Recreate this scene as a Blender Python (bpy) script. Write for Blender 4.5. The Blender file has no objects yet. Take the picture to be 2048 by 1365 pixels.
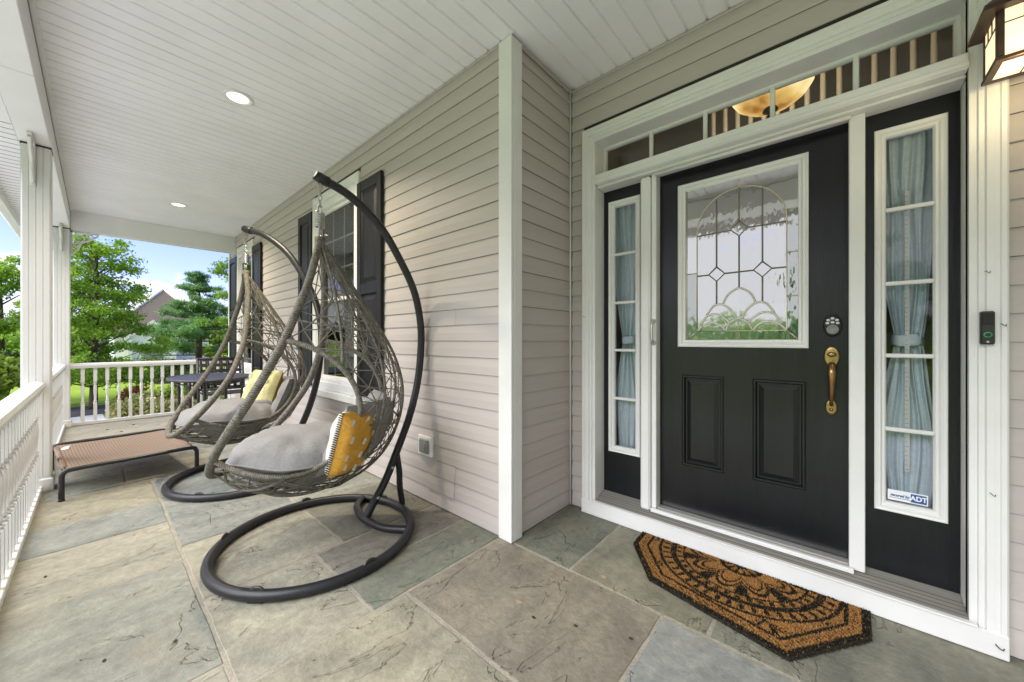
import bpy, bmesh, math, random
import numpy as np
from mathutils import Vector, Matrix
R = math.radians
C = bpy.context.scene.collection
S = bpy.context.scene
random.seed(7); rng = np.random.default_rng(7)

# ------------------------------------------------------------------ camera, world, sun, exposure
cam = bpy.data.cameras.new('camera'); co = bpy.data.objects.new('camera', cam); C.objects.link(co)
cam.sensor_width = 36; cam.lens = 735 / 2048 * 36; cam.shift_y = -2.5 / 2048
cam.clip_start = .02; cam.clip_end = 3000
co.location = (0, 0, 1.2); co.rotation_euler = (R(90), 0, R(41.46))
S.camera = co
SUN_EL, SUN_AZ = 47, 256            # azimuth: degrees from +X, the direction the light comes from
W = bpy.data.worlds.new('World'); S.world = W; W.use_nodes = True
nt = W.node_tree; N = nt.nodes; L = nt.links; N.clear()
def wn(t, **k):
    n = N.new(t)
    for a, b in k.items(): setattr(n, a, b)
    return n
out = wn('ShaderNodeOutputWorld'); bg = wn('ShaderNodeBackground'); bg.inputs[1].default_value = 1.0
sky = wn('ShaderNodeTexSky', sky_type='NISHITA', sun_disc=False); sky.sun_elevation = R(SUN_EL); sky.sun_rotation = R(90 - SUN_AZ + 720)
sky.air_density = 1.0; sky.dust_density = .1; sky.ozone_density = 2.0
sk = wn('ShaderNodeMix', data_type='RGBA', blend_type='MULTIPLY'); sk.inputs[0].default_value = 1; sk.inputs[7].default_value = (.046, .040, .062, 1)
L.new(sky.outputs[0], sk.inputs[6])
tc = wn('ShaderNodeTexCoord'); mp = wn('ShaderNodeMapping'); mp.inputs['Scale'].default_value = (4.2, 4.2, 11.0); mp.inputs['Location'].default_value = (.3, .1, .0)
L.new(tc.outputs['Generated'], mp.inputs[0])
cn = wn('ShaderNodeTexNoise'); cn.inputs['Scale'].default_value = 2.4; cn.inputs['Detail'].default_value = 8; cn.inputs['Roughness'].default_value = .56
L.new(mp.outputs[0], cn.inputs[0])
sx = wn('ShaderNodeSeparateXYZ'); L.new(tc.outputs['Generated'], sx.inputs[0])
band = wn('ShaderNodeFloatCurve'); cvp = band.mapping.curves[0].points
cvp[0].location = (0, .66); cvp[1].location = (1, .66)
for a_, b_ in ((.06, .745), (.10, .73), (.14, .58), (.26, .58), (.42, .66)): cvp.new(a_, b_)
band.mapping.update(); L.new(sx.outputs[2], band.inputs[1])
ad = wn('ShaderNodeMath', operation='ADD'); L.new(cn.outputs[0], ad.inputs[0]); L.new(band.outputs[0], ad.inputs[1])
cr = wn('ShaderNodeMapRange', interpolation_type='SMOOTHSTEP'); cr.inputs[1].default_value = 1.20; cr.inputs[2].default_value = 1.27
sth = wn('ShaderNodeMath', operation='MULTIPLY_ADD'); sth.inputs[1].default_value = -.38; L.new(sx.outputs[1], sth.inputs[0]); L.new(ad.outputs[0], sth.inputs[2])   # cloudier towards the south
L.new(sth.outputs[0], cr.inputs[0])
cm = wn('ShaderNodeMix', data_type='RGBA'); cm.inputs[7].default_value = (.245, .245, .26, 1)
L.new(cr.outputs[0], cm.inputs[0]); L.new(sk.outputs[2], cm.inputs[6]); L.new(cm.outputs[2], bg.inputs[0]); L.new(bg.outputs[0], out.inputs[0])
sl = bpy.data.lights.new('sun', 'SUN'); sl.energy = 1.5; sl.angle = R(62); sl.color = (.97, .985, 1.03)
so = bpy.data.objects.new('sun', sl); C.objects.link(so)
dv = Vector((math.cos(R(SUN_AZ)) * math.cos(R(SUN_EL)), math.sin(R(SUN_AZ)) * math.cos(R(SUN_EL)), math.sin(R(SUN_EL))))
sky.sun_rotation = R(90 - (SUN_AZ) + 720)
so.rotation_euler = dv.to_track_quat('Z', 'Y').to_euler(); so.location = (0, -8, 9)
vs = S.view_settings; S.display_settings.display_device = 'sRGB'
vs.view_transform = 'Standard'; vs.look = 'None'; vs.exposure = 2.33; vs.gamma = 1; vs.use_curve_mapping = False
S.cycles.max_bounces = 8; S.cycles.diffuse_bounces = 5; S.cycles.transparent_max_bounces = 12
S.cycles.use_denoising = True
S.cycles.sample_clamp_indirect = 6

# ------------------------------------------------------------------ materials
def mat(name, col, rough=.5, spec=.5, metal=0, var=0, vscale=4, bump=0, bscale=40, stretch=(1, 1, 1), coord='Object', col2=None, emit=None, estr=0):
    m = bpy.data.materials.new(name); m.use_nodes = True
    t = m.node_tree; p = t.nodes['Principled BSDF']
    p.inputs['Base Color'].default_value = (*col, 1); p.inputs['Roughness'].default_value = rough
    p.inputs['Specular IOR Level'].default_value = spec; p.inputs['Metallic'].default_value = metal
    if emit: p.inputs['Emission Color'].default_value = (*emit, 1); p.inputs['Emission Strength'].default_value = estr
    if var or bump or col2:
        tc = t.nodes.new('ShaderNodeTexCoord'); mp = t.nodes.new('ShaderNodeMapping'); mp.inputs['Scale'].default_value = stretch
        if coord == 'World': t.links.new(t.nodes.new('ShaderNodeNewGeometry').outputs['Position'], mp.inputs[0])
        else: t.links.new(tc.outputs[coord], mp.inputs[0])
    if var or col2:
        n = t.nodes.new('ShaderNodeTexNoise'); n.inputs['Scale'].default_value = vscale; n.inputs['Detail'].default_value = 6; n.inputs['Roughness'].default_value = .6
        t.links.new(mp.outputs[0], n.inputs[0])
        r = t.nodes.new('ShaderNodeValToRGB'); c2 = col2 or tuple(min(1, c * (1 + var)) for c in col); c1 = col if col2 else tuple(c * (1 - var) for c in col)
        r.color_ramp.elements[0].position = .3; r.color_ramp.elements[1].position = .7
        r.color_ramp.elements[0].color = (*c1, 1); r.color_ramp.elements[1].color = (*c2, 1)
        t.links.new(n.outputs[0], r.inputs[0]); t.links.new(r.outputs[0], p.inputs['Base Color'])
    if bump:
        n2 = t.nodes.new('ShaderNodeTexNoise'); n2.inputs['Scale'].default_value = bscale; n2.inputs['Detail'].default_value = 5
        t.links.new(mp.outputs[0], n2.inputs[0])
        b = t.nodes.new('ShaderNodeBump'); b.inputs['Strength'].default_value = bump; b.inputs['Distance'].default_value = .01
        t.links.new(n2.outputs[0], b.inputs['Height']); t.links.new(b.outputs[0], p.inputs['Normal'])
    return m
M = {}
M['white'] = mat('white_paint', (.75, .747, .73), .38, .4, var=.06, vscale=3, bump=.05, bscale=30, coord='World')
M['vinyl'] = mat('white_vinyl', (.69, .69, .675), .35, .4, var=.07, vscale=2.2, bump=.03, bscale=20, stretch=(1, 1, .3), coord='World')
M['ceil'] = mat('soffit_vinyl', (.80, .803, .81), .5, .35, var=.05, vscale=2, bump=.04, bscale=60, coord='World')
M['dark_gap'] = mat('dark_gap', (.06, .055, .045), .9, .1)
M['beam'] = mat('beam_wrap', (.76, .762, .762), .45, .35, var=.06, vscale=1.6, bump=.04, bscale=9, coord='World')
M['siding'] = mat('taupe_vinyl_siding', (.492, .445, .418), .55, .3, var=.06, vscale=1.3, bump=.05, bscale=30, stretch=(.25, .25, 2.5), coord='World')
M['black'] = mat('black_paint', (.006, .0064, .0085), .28, .45, var=.35, vscale=7, bump=.12, bscale=55, stretch=(1.6, 1, .14))
M['shutter'] = mat('black_shutter', (.0075, .008, .0105), .45, .32, var=.3, vscale=9, bump=.22, bscale=60, stretch=(1.2, 1, .1))
M['steel'] = mat('charcoal_powder_coat', (.016, .0165, .019), .40, .45, var=.15, vscale=20, bump=.10, bscale=400)
M['galv'] = mat('galvanised', (.45, .45, .43), .35, .5, metal=.9, var=.12, vscale=30)
M['brass'] = mat('antique_brass', (.36, .25, .11), .32, .5, metal=1, var=.25, vscale=14)
M['copper'] = mat('worn_copper_brass', (.33, .19, .085), .28, .5, metal=1, var=.25, vscale=20)
M['came'] = mat('brass_came', (.62, .56, .40), .3, .5, metal=.9)
M['shellc'] = mat('pale_bevel_edge', (.62, .60, .50), .25, .6, metal=.5)
M['lead'] = mat('grey_came', (.20, .19, .16), .45, .4)
M['bronze'] = mat('bronze_lantern', (.055, .032, .020), .4, .5, metal=.3, var=.3, vscale=25, bump=.1, bscale=120)
M['grout'] = mat('sand_mortar', (.315, .285, .23), .95, .1, var=.16, vscale=12, bump=.5, bscale=90)
M['sill'] = mat('grey_deck_sill', (.23, .225, .20), .6, .3, var=.16, vscale=9, bump=.25, bscale=60, stretch=(.15, 3, 1))
M['keypad'] = mat('keypad_black', (.02, .02, .022), .3, .5)
M['btn'] = mat('keypad_button', (.62, .62, .62), .4)
M['alu'] = mat('aluminium', (.62, .61, .57), .35, .5, metal=.7)
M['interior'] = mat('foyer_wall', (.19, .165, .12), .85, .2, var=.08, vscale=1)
M['tan'] = mat('tan_spindle', (.37, .33, .235), .5, .3)
M['asphalt'] = mat('asphalt', (.065, .065, .075), .9, .2, var=.2, vscale=8, bump=.3, bscale=90)
M['concrete'] = mat('concrete', (.56, .55, .53), .9, .2, var=.1, vscale=3, bump=.2, bscale=60)
M['patio'] = mat('dark_cast_metal', (.028, .028, .034), .45, .5, var=.2, vscale=12, bump=.15, bscale=120)
M['outlet'] = mat('grey_outlet_cover', (.24, .24, .225), .5, .4, var=.15, vscale=30)
M['vase'] = mat('white_ceramic', (.62, .62, .6), .3)
M['wall2'] = mat('pale_grey_siding', (.72, .72, .70), .8, .2, var=.05, vscale=2)
M['roof2'] = mat('dark_shingle', (.235, .185, .155), .9, .2, var=.35, vscale=22, stretch=(.6, .6, 3), bump=.5, bscale=20)
M['hill'] = mat('wooded_hill', (.10, .15, .09), 1, .1, var=.3, vscale=.08)
M['earth'] = mat('bark_mulch', (.09, .06, .045), 1, .1, var=.3, vscale=12, bump=.6, bscale=40)
M['bark'] = mat('tree_bark', (.09, .07, .055), .95, .1, var=.35, vscale=12, stretch=(1, 1, .2), bump=.7, bscale=40)
M['pbark'] = mat('pine_bark', (.13, .085, .06), .95, .1, var=.35, vscale=12, stretch=(1, 1, .3), bump=.7, bscale=40)
M['tape'] = mat('white_strip', (.55, .54, .52), .5)
M['ink'] = mat('dark_ink', (.03, .03, .035), .6)
M['blue'] = mat('print_blue', (.025, .085, .30), .4)
M['paper'] = mat('sticker_paper', (.82, .83, .85), .4)
M['led'] = mat('green_led', (.02, .25, .08), .3, emit=(.08, .9, .3), estr=.02)
M['lamp'] = mat('lamp_lens', (.9, .85, .75), .4, emit=(1, .86, .62), estr=.6)
M['bowl'] = mat('alabaster_bowl', (.8, .5, .15), .4, emit=(1, .58, .10), estr=.30)
M['tag'] = mat('white_label', (.7, .69, .62), .6)
M['leaf_dry'] = mat('dry_leaf', (.40, .28, .17), .8)
M['debris'] = mat('dark_debris', (.03, .025, .02), .9)

def nodes(m): return m.node_tree.nodes, m.node_tree.links, m.node_tree.nodes['Principled BSDF']
# flagstone: tint from the object colour, cleft relief, rust and dirt
m = mat('bluestone', (.3, .3, .28), .62, .35); M['stone'] = m; n, l, p = nodes(m)
def nn(t, **k):
    x = n.new(t)
    for a, b in k.items(): setattr(x, a, b)
    return x
oi = nn('ShaderNodeObjectInfo'); tc = nn('ShaderNodeTexCoord'); geo = nn('ShaderNodeNewGeometry')
off = nn('ShaderNodeVectorMath', operation='MULTIPLY_ADD'); l.new(oi.outputs['Random'], off.inputs[0]); off.inputs[1].default_value = (37, 53, 11); l.new(geo.outputs['Position'], off.inputs[2])
rot = nn('ShaderNodeMapping'); rot.inputs['Rotation'].default_value = (0, 0, R(32)); rot.inputs['Scale'].default_value = (3.4, .9, 1); l.new(off.outputs[0], rot.inputs[0])
n1 = nn('ShaderNodeTexNoise'); n1.inputs['Scale'].default_value = 1.6; n1.inputs['Detail'].default_value = 9; n1.inputs['Roughness'].default_value = .62; n1.inputs['Distortion'].default_value = .6; l.new(rot.outputs[0], n1.inputs[0])
r1 = nn('ShaderNodeValToRGB'); e = r1.color_ramp.elements; e[0].position = .30; e[0].color = (.72, .735, .735, 1); e[1].position = .70; e[1].color = (1.17, 1.15, 1.08, 1); l.new(n1.outputs[0], r1.inputs[0])
mx = nn('ShaderNodeMix', data_type='RGBA', blend_type='MULTIPLY'); mx.inputs[0].default_value = 1; l.new(oi.outputs['Color'], mx.inputs[6]); l.new(r1.outputs[0], mx.inputs[7])
n2 = nn('ShaderNodeTexNoise'); n2.inputs['Scale'].default_value = 26; n2.inputs['Detail'].default_value = 8; n2.inputs['Roughness'].default_value = .7; l.new(off.outputs[0], n2.inputs[0])
r2 = nn('ShaderNodeValToRGB'); e = r2.color_ramp.elements; e[0].position = .3; e[0].color = (.84, .84, .84, 1); e[1].position = .7; e[1].color = (1.12, 1.12, 1.12, 1); l.new(n2.outputs[0], r2.inputs[0])
n6 = nn('ShaderNodeTexNoise'); n6.inputs['Scale'].default_value = 6.5; n6.inputs['Detail'].default_value = 10; n6.inputs['Roughness'].default_value = .78; l.new(off.outputs[0], n6.inputs[0])
r6 = nn('ShaderNodeValToRGB'); e = r6.color_ramp.elements; e[0].position = .32; e[0].color = (.83, .825, .80, 1); e[1].position = .68; e[1].color = (1.13, 1.125, 1.10, 1); l.new(n6.outputs[0], r6.inputs[0])
mx0 = nn('ShaderNodeMix', data_type='RGBA', blend_type='MULTIPLY'); mx0.inputs[0].default_value = 1; l.new(mx.outputs[2], mx0.inputs[6]); l.new(r6.outputs[0], mx0.inputs[7])
mx2 = nn('ShaderNodeMix', data_type='RGBA', blend_type='MULTIPLY'); mx2.inputs[0].default_value = 1; l.new(mx0.outputs[2], mx2.inputs[6]); l.new(r2.outputs[0], mx2.inputs[7])
n3 = nn('ShaderNodeTexNoise'); n3.inputs['Scale'].default_value = 2.1; n3.inputs['Detail'].default_value = 5; l.new(off.outputs[0], n3.inputs[0])
r3 = nn('ShaderNodeMapRange'); r3.inputs[1].default_value = .60; r3.inputs[2].default_value = .80; r3.inputs[4].default_value = .45; l.new(n3.outputs[0], r3.inputs[0])
mx3 = nn('ShaderNodeMix', data_type='RGBA'); l.new(r3.outputs[0], mx3.inputs[0]); l.new(mx2.outputs[2], mx3.inputs[6]); mx3.inputs[7].default_value = (.30, .215, .13, 1)
# cleft contour lines: thin dark terraces
n4 = nn('ShaderNodeTexNoise'); n4.inputs['Scale'].default_value = 2.0; n4.inputs['Detail'].default_value = 6; n4.inputs['Roughness'].default_value = .58; n4.inputs['Distortion'].default_value = .8
rot2 = nn('ShaderNodeMapping'); rot2.inputs['Rotation'].default_value = (0, 0, R(20)); rot2.inputs['Scale'].default_value = (1.5, .8, 1); l.new(off.outputs[0], rot2.inputs[0]); l.new(rot2.outputs[0], n4.inputs[0])
st = nn('ShaderNodeMath', operation='MULTIPLY'); l.new(n4.outputs[0], st.inputs[0]); st.inputs[1].default_value = 5.0
fr = nn('ShaderNodeMath', operation='FRACT'); l.new(st.outputs[0], fr.inputs[0])
fl = nn('ShaderNodeMath', operation='FLOOR'); l.new(st.outputs[0], fl.inputs[0])
sm = nn('ShaderNodeMapRange', interpolation_type='SMOOTHSTEP'); sm.inputs[1].default_value = .93; sm.inputs[2].default_value = 1.0; l.new(fr.outputs[0], sm.inputs[0])
ht = nn('ShaderNodeMath', operation='ADD'); l.new(fl.outputs[0], ht.inputs[0]); l.new(sm.outputs[0], ht.inputs[1])
# only break the surface here and there
n5 = nn('ShaderNodeTexNoise'); n5.inputs['Scale'].default_value = 3.1; l.new(off.outputs[0], n5.inputs[0])
ln = nn('ShaderNodeMapRange'); ln.inputs[1].default_value = .955; ln.inputs[2].default_value = 1.0; l.new(fr.outputs[0], ln.inputs[0])
gate = nn('ShaderNodeMapRange'); gate.inputs[1].default_value = .46; gate.inputs[2].default_value = .58; gate.inputs[4].default_value = .13; l.new(n5.outputs[0], gate.inputs[0])
lg = nn('ShaderNodeMath', operation='MULTIPLY'); l.new(ln.outputs[0], lg.inputs[0]); l.new(gate.outputs[0], lg.inputs[1])
mx4 = nn('ShaderNodeMix', data_type='RGBA'); l.new(lg.outputs[0], mx4.inputs[0]); l.new(mx3.outputs[2], mx4.inputs[6]); mx4.inputs[7].default_value = (.15, .135, .105, 1)
l.new(mx4.outputs[2], p.inputs['Base Color'])
b1 = nn('ShaderNodeBump'); b1.inputs['Strength'].default_value = 1.0; b1.inputs['Distance'].default_value = .007; l.new(ht.outputs[0], b1.inputs['Height'])
b2 = nn('ShaderNodeBump'); b2.inputs['Strength'].default_value = .5; b2.inputs['Distance'].default_value = .007; hs = nn('ShaderNodeMath', operation='MULTIPLY_ADD'); hs.inputs[1].default_value = 2.2; l.new(n6.outputs[0], hs.inputs[0]); l.new(n2.outputs[0], hs.inputs[2]); l.new(hs.outputs[0], b2.inputs['Height']); l.new(b1.outputs[0], b2.inputs['Normal'])
l.new(b2.outputs[0], p.inputs['Normal'])
rr = nn('ShaderNodeMapRange'); rr.inputs[3].default_value = .42; rr.inputs[4].default_value = .75; l.new(n1.outputs[0], rr.inputs[0]); l.new(rr.outputs[0], p.inputs['Roughness'])

def glass(name, refl, tint=(1, 1, 1), bump=0, base=None, wave=None):
    m = bpy.data.materials.new(name); m.use_nodes = True; t = m.node_tree; t.nodes.clear()
    o = t.nodes.new('ShaderNodeOutputMaterial'); mix = t.nodes.new('ShaderNodeMixShader'); g = t.nodes.new('ShaderNodeBsdfGlossy'); g.inputs['Roughness'].default_value = .015 if not bump else .03
    if base: tr = t.nodes.new('ShaderNodeBsdfDiffuse'); tr.inputs[0].default_value = (*base, 1)
    else: tr = t.nodes.new('ShaderNodeBsdfTransparent'); tr.inputs[0].default_value = (*tint, 1)
    lw = t.nodes.new('ShaderNodeFresnel'); lw.inputs[0].default_value = 1.5
    mr = t.nodes.new('ShaderNodeMapRange'); mr.inputs[1].default_value = .04; mr.inputs[2].default_value = .6; mr.inputs[3].default_value = refl; mr.inputs[4].default_value = min(1, refl + .36)
    t.links.new(lw.outputs[0], mr.inputs[0]); t.links.new(mr.outputs[0], mix.inputs[0]); t.links.new(tr.outputs[0], mix.inputs[1]); t.links.new(g.outputs[0], mix.inputs[2]); t.links.new(mix.outputs[0], o.inputs[0])
    if bump:
        tc = t.nodes.new('ShaderNodeTexCoord'); mp = t.nodes.new('ShaderNodeMapping'); mp.inputs['Scale'].default_value = wave
        nz = t.nodes.new('ShaderNodeTexNoise'); nz.inputs['Scale'].default_value = 1; nz.inputs['Detail'].default_value = 1.5
        b = t.nodes.new('ShaderNodeBump'); b.inputs['Strength'].default_value = bump; b.inputs['Distance'].default_value = .01
        t.links.new(tc.outputs['Object'], mp.inputs[0]); t.links.new(mp.outputs[0], nz.inputs[0]); t.links.new(nz.outputs[0], b.inputs['Height']); t.links.new(b.outputs[0], g.inputs['Normal'])
    return m
M['glass'] = glass('clear_glass', .03, (.94, .95, .96))
M['wglass'] = glass('window_glass', .035, (.66, .69, .67))
M['dglass'] = glass('silvered_door_glass', .62, base=(.16, .18, .165), bump=.05, wave=(14, 14, 7))
M['dglass_wavy'] = glass('silvered_water_glass', .62, base=(.10, .11, .105), bump=.065, wave=(60, 60, 20))
M['dglass_bevel'] = glass('bevelled_glass', .45, base=(.08, .12, .10), bump=.25, wave=(26, 26, 9))

m = mat('amber_art_glass', (.9, .82, .62), .3, emit=(1, .78, .46), estr=.21); M['artglass'] = m
m = mat('alabaster_bowl', (.8, .5, .15), .4); M['bowl'] = m; n, l, p = nodes(m)
tc = nn('ShaderNodeTexCoord'); sp3 = nn('ShaderNodeSeparateXYZ'); l.new(tc.outputs['Object'], sp3.inputs[0]); nz = nn('ShaderNodeTexNoise'); nz.inputs['Scale'].default_value = 7; nz.inputs['Detail'].default_value = 5; l.new(tc.outputs['Object'], nz.inputs[0])
ma3 = nn('ShaderNodeMath', operation='MULTIPLY_ADD'); ma3.inputs[1].default_value = 4.5; l.new(sp3.outputs[2], ma3.inputs[0]); l.new(nz.outputs[0], ma3.inputs[2])
rp = nn('ShaderNodeValToRGB'); e = rp.color_ramp.elements; e[0].position = .45; e[0].color = (.32, .12, .012, 1); e[1].position = 1.15; e[1].color = (1, .80, .38, 1); em = e.new(.8); em.color = (.80, .52, .15, 1)
l.new(ma3.outputs[0], rp.inputs[0]); l.new(rp.outputs[0], p.inputs['Emission Color']); p.inputs['Emission Strength'].default_value = .24
# wicker: wraps across the tube (UV x runs along it)
m = mat('grey_wicker', (.2, .18, .15), .65, .3); M['wicker'] = m; n, l, p = nodes(m)
tc = nn('ShaderNodeTexCoord'); mp = nn('ShaderNodeMapping'); mp.inputs['Rotation'].default_value = (0, 0, R(12)); l.new(tc.outputs['UV'], mp.inputs[0])
wv = nn('ShaderNodeTexWave', bands_direction='X'); wv.inputs['Scale'].default_value = 30; wv.inputs['Distortion'].default_value = 7; wv.inputs['Detail'].default_value = 2; wv.inputs['Detail Scale'].default_value = .8; l.new(mp.outputs[0], wv.inputs[0])
nz = nn('ShaderNodeTexNoise'); nz.inputs['Scale'].default_value = 55; nz.inputs['Detail'].default_value = 5; l.new(tc.outputs['Object'], nz.inputs[0])
rp = nn('ShaderNodeValToRGB'); e = rp.color_ramp.elements; e[0].position = .34; e[0].color = (.045, .039, .031, 1); e[1].position = .66; e[1].color = (.24, .22, .18, 1)
mm = nn('ShaderNodeMath', operation='ADD'); mm2 = nn('ShaderNodeMath', operation='MULTIPLY'); mm2.inputs[1].default_value = .5
wk = nn('ShaderNodeMath', operation='MULTIPLY_ADD'); wk.inputs[1].default_value = .36; wk.inputs[2].default_value = .32; l.new(wv.outputs['Fac'], wk.inputs[0])
l.new(wk.outputs[0], mm.inputs[0]); l.new(nz.outputs[0], mm.inputs[1]); l.new(mm.outputs[0], mm2.inputs[0]); l.new(mm2.outputs[0], rp.inputs[0]); l.new(rp.outputs[0], p.inputs['Base Color'])
b = nn('ShaderNodeBump'); b.inputs['Strength'].default_value = .7; b.inputs['Distance'].default_value = .005; l.new(mm2.outputs[0], b.inputs['Height']); l.new(b.outputs[0], p.inputs['Normal'])
M['cord'] = mat('grey_cord', (.15, .137, .112), .6, .3, var=.35, vscale=40, bump=.3, bscale=200)
# woven fabrics
def fabric(name, c, sc=420, var=.12, bumpd=.35, sheen=.2):
    m = mat(name, c, .9, .15, var=var, vscale=70); n_, l_, p_ = nodes(m)
    tc = n_.new('ShaderNodeTexCoord'); 
    w1 = n_.new('ShaderNodeTexNoise'); w1.inputs['Scale'].default_value = sc; w1.inputs['Detail'].default_value = 2
    w2 = n_.new('ShaderNodeTexNoise'); w2.inputs['Scale'].default_value = 9; w2.inputs['Detail'].default_value = 3
    a = n_.new('ShaderNodeMath'); a.operation = 'MULTIPLY_ADD'; a.inputs[1].default_value = .35
    l_.new(tc.outputs['Object'], w1.inputs[0]); l_.new(tc.outputs['Object'], w2.inputs[0]); l_.new(w1.outputs[0], a.inputs[0]); l_.new(w2.outputs[0], a.inputs[2])
    b = n_.new('ShaderNodeBump'); b.inputs['Strength'].default_value = bumpd; b.inputs['Distance'].default_value = .012
    l_.new(a.outputs[0], b.inputs['Height']); l_.new(b.outputs[0], p_.inputs['Normal']); return m
M['cushion'] = fabric('grey_linen', (.235, .23, .224))
M['orange'] = fabric('mustard_fabric', (.50, .265, .045), var=.2)
M['cream'] = fabric('cream_fabric', (.62, .60, .52))
M['yellow'] = fabric('pale_yellow_fabric', (.58, .54, .27), var=.15)
M['curtain'] = fabric('blue_grey_curtain', (.50, .575, .61), var=.1, bumpd=.15)
m = mat('brown_mesh_fabric', (.22, .12, .07), .8, .2); M['mesh'] = m; n, l, p = nodes(m)
tc = nn('ShaderNodeTexCoord'); wv = nn('ShaderNodeTexWave', bands_direction='Y'); wv.inputs['Scale'].default_value = 16; wv.inputs['Distortion'].default_value = .7; wv.inputs['Detail'].default_value = 3; wv.inputs['Detail Scale'].default_value = 2
l.new(tc.outputs['Object'], wv.inputs[0]); nz = nn('ShaderNodeTexNoise'); nz.inputs['Scale'].default_value = 90; l.new(tc.outputs['Object'], nz.inputs[0])
mm = nn('ShaderNodeMath', operation='MULTIPLY_ADD'); mm.inputs[1].default_value = .6; l.new(wv.outputs['Fac'], mm.inputs[0]); l.new(nz.outputs[0], mm.inputs[2])
rp = nn('ShaderNodeValToRGB'); e = rp.color_ramp.elements; e[0].position = .35; e[0].color = (.165, .117, .086, 1); e[1].position = 1.35; e[1].color = (.25, .185, .14, 1); l.new(mm.outputs[0], rp.inputs[0]); l.new(rp.outputs[0], p.inputs['Base Color'])
b = nn('ShaderNodeBump'); b.inputs['Strength'].default_value = .4; b.inputs['Distance'].default_value = .004; l.new(mm.outputs[0], b.inputs['Height']); l.new(b.outputs[0], p.inputs['Normal'])
# leaves: colour varies leaf by leaf
def leaf(name, a, b_, tr=.35):
    m = bpy.data.materials.new(name); m.use_nodes = True; t = m.node_tree; p = t.nodes['Principled BSDF']; p.inputs['Roughness'].default_value = .55; p.inputs['Specular IOR Level'].default_value = .3
    g = t.nodes.new('ShaderNodeNewGeometry'); tc = t.nodes.new('ShaderNodeTexCoord'); nz = t.nodes.new('ShaderNodeTexNoise'); nz.inputs['Scale'].default_value = 1.4
    t.links.new(tc.outputs['Object'], nz.inputs[0])
    ad = t.nodes.new('ShaderNodeMath'); ad.operation = 'MULTIPLY_ADD'; ad.inputs[1].default_value = .45; t.links.new(g.outputs['Random Per Island'], ad.inputs[0]); t.links.new(nz.outputs[0], ad.inputs[2])
    r = t.nodes.new('ShaderNodeValToRGB'); r.color_ramp.elements[0].position = .35; r.color_ramp.elements[1].position = .95; r.color_ramp.elements[0].color = (*a, 1); r.color_ramp.elements[1].color = (*b_, 1)
    t.links.new(ad.outputs[0], r.inputs[0]); t.links.new(r.outputs[0], p.inputs['Base Color'])
    tl = t.nodes.new('ShaderNodeBsdfTranslucent'); t.links.new(r.outputs[0], tl.inputs[0]); mx = t.nodes.new('ShaderNodeMixShader'); mx.inputs[0].default_value = tr
    t.links.new(p.outputs[0], mx.inputs[1]); t.links.new(tl.outputs[0], mx.inputs[2]); t.links.new(mx.outputs[0], t.nodes['Material Output'].inputs[0]); return m
M['maple'] = leaf('maple_leaf', (.115, .26, .02), (.34, .50, .065), .58)
M['pineleaf'] = leaf('pine_needle', (.075, .19, .06), (.21, .37, .12), .4)
M['oak'] = leaf('broad_leaf', (.10, .22, .025), (.28, .44, .07), .55)
M['bright'] = leaf('bright_leaf', (.10, .18, .015), (.26, .34, .035))
M['hedge'] = leaf('variegated_leaf', (.06, .10, .025), (.38, .36, .13), .2)
M['darkleaf'] = leaf('dark_leaf', (.025, .06, .015), (.09, .14, .03), .25)
M['red'] = leaf('rust_leaf', (.20, .07, .02), (.34, .16, .05), .25)
M['grassb'] = leaf('grass_blade', (.10, .18, .015), (.22, .30, .03), .3)
m = mat('lawn', (.18, .28, .025), 1, .1, col2=(.27, .37, .045), vscale=1.5, bump=.8, bscale=60); M['lawn'] = m
# coir fibres coloured by a vertex attribute
m = mat('coir_fibre', (.3, .2, .1), .9, .1); M['coir'] = m; n, l, p = nodes(m)
at_ = nn('ShaderNodeAttribute', attribute_name='tint'); l.new(at_.outputs[0], p.inputs['Base Color'])

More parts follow.
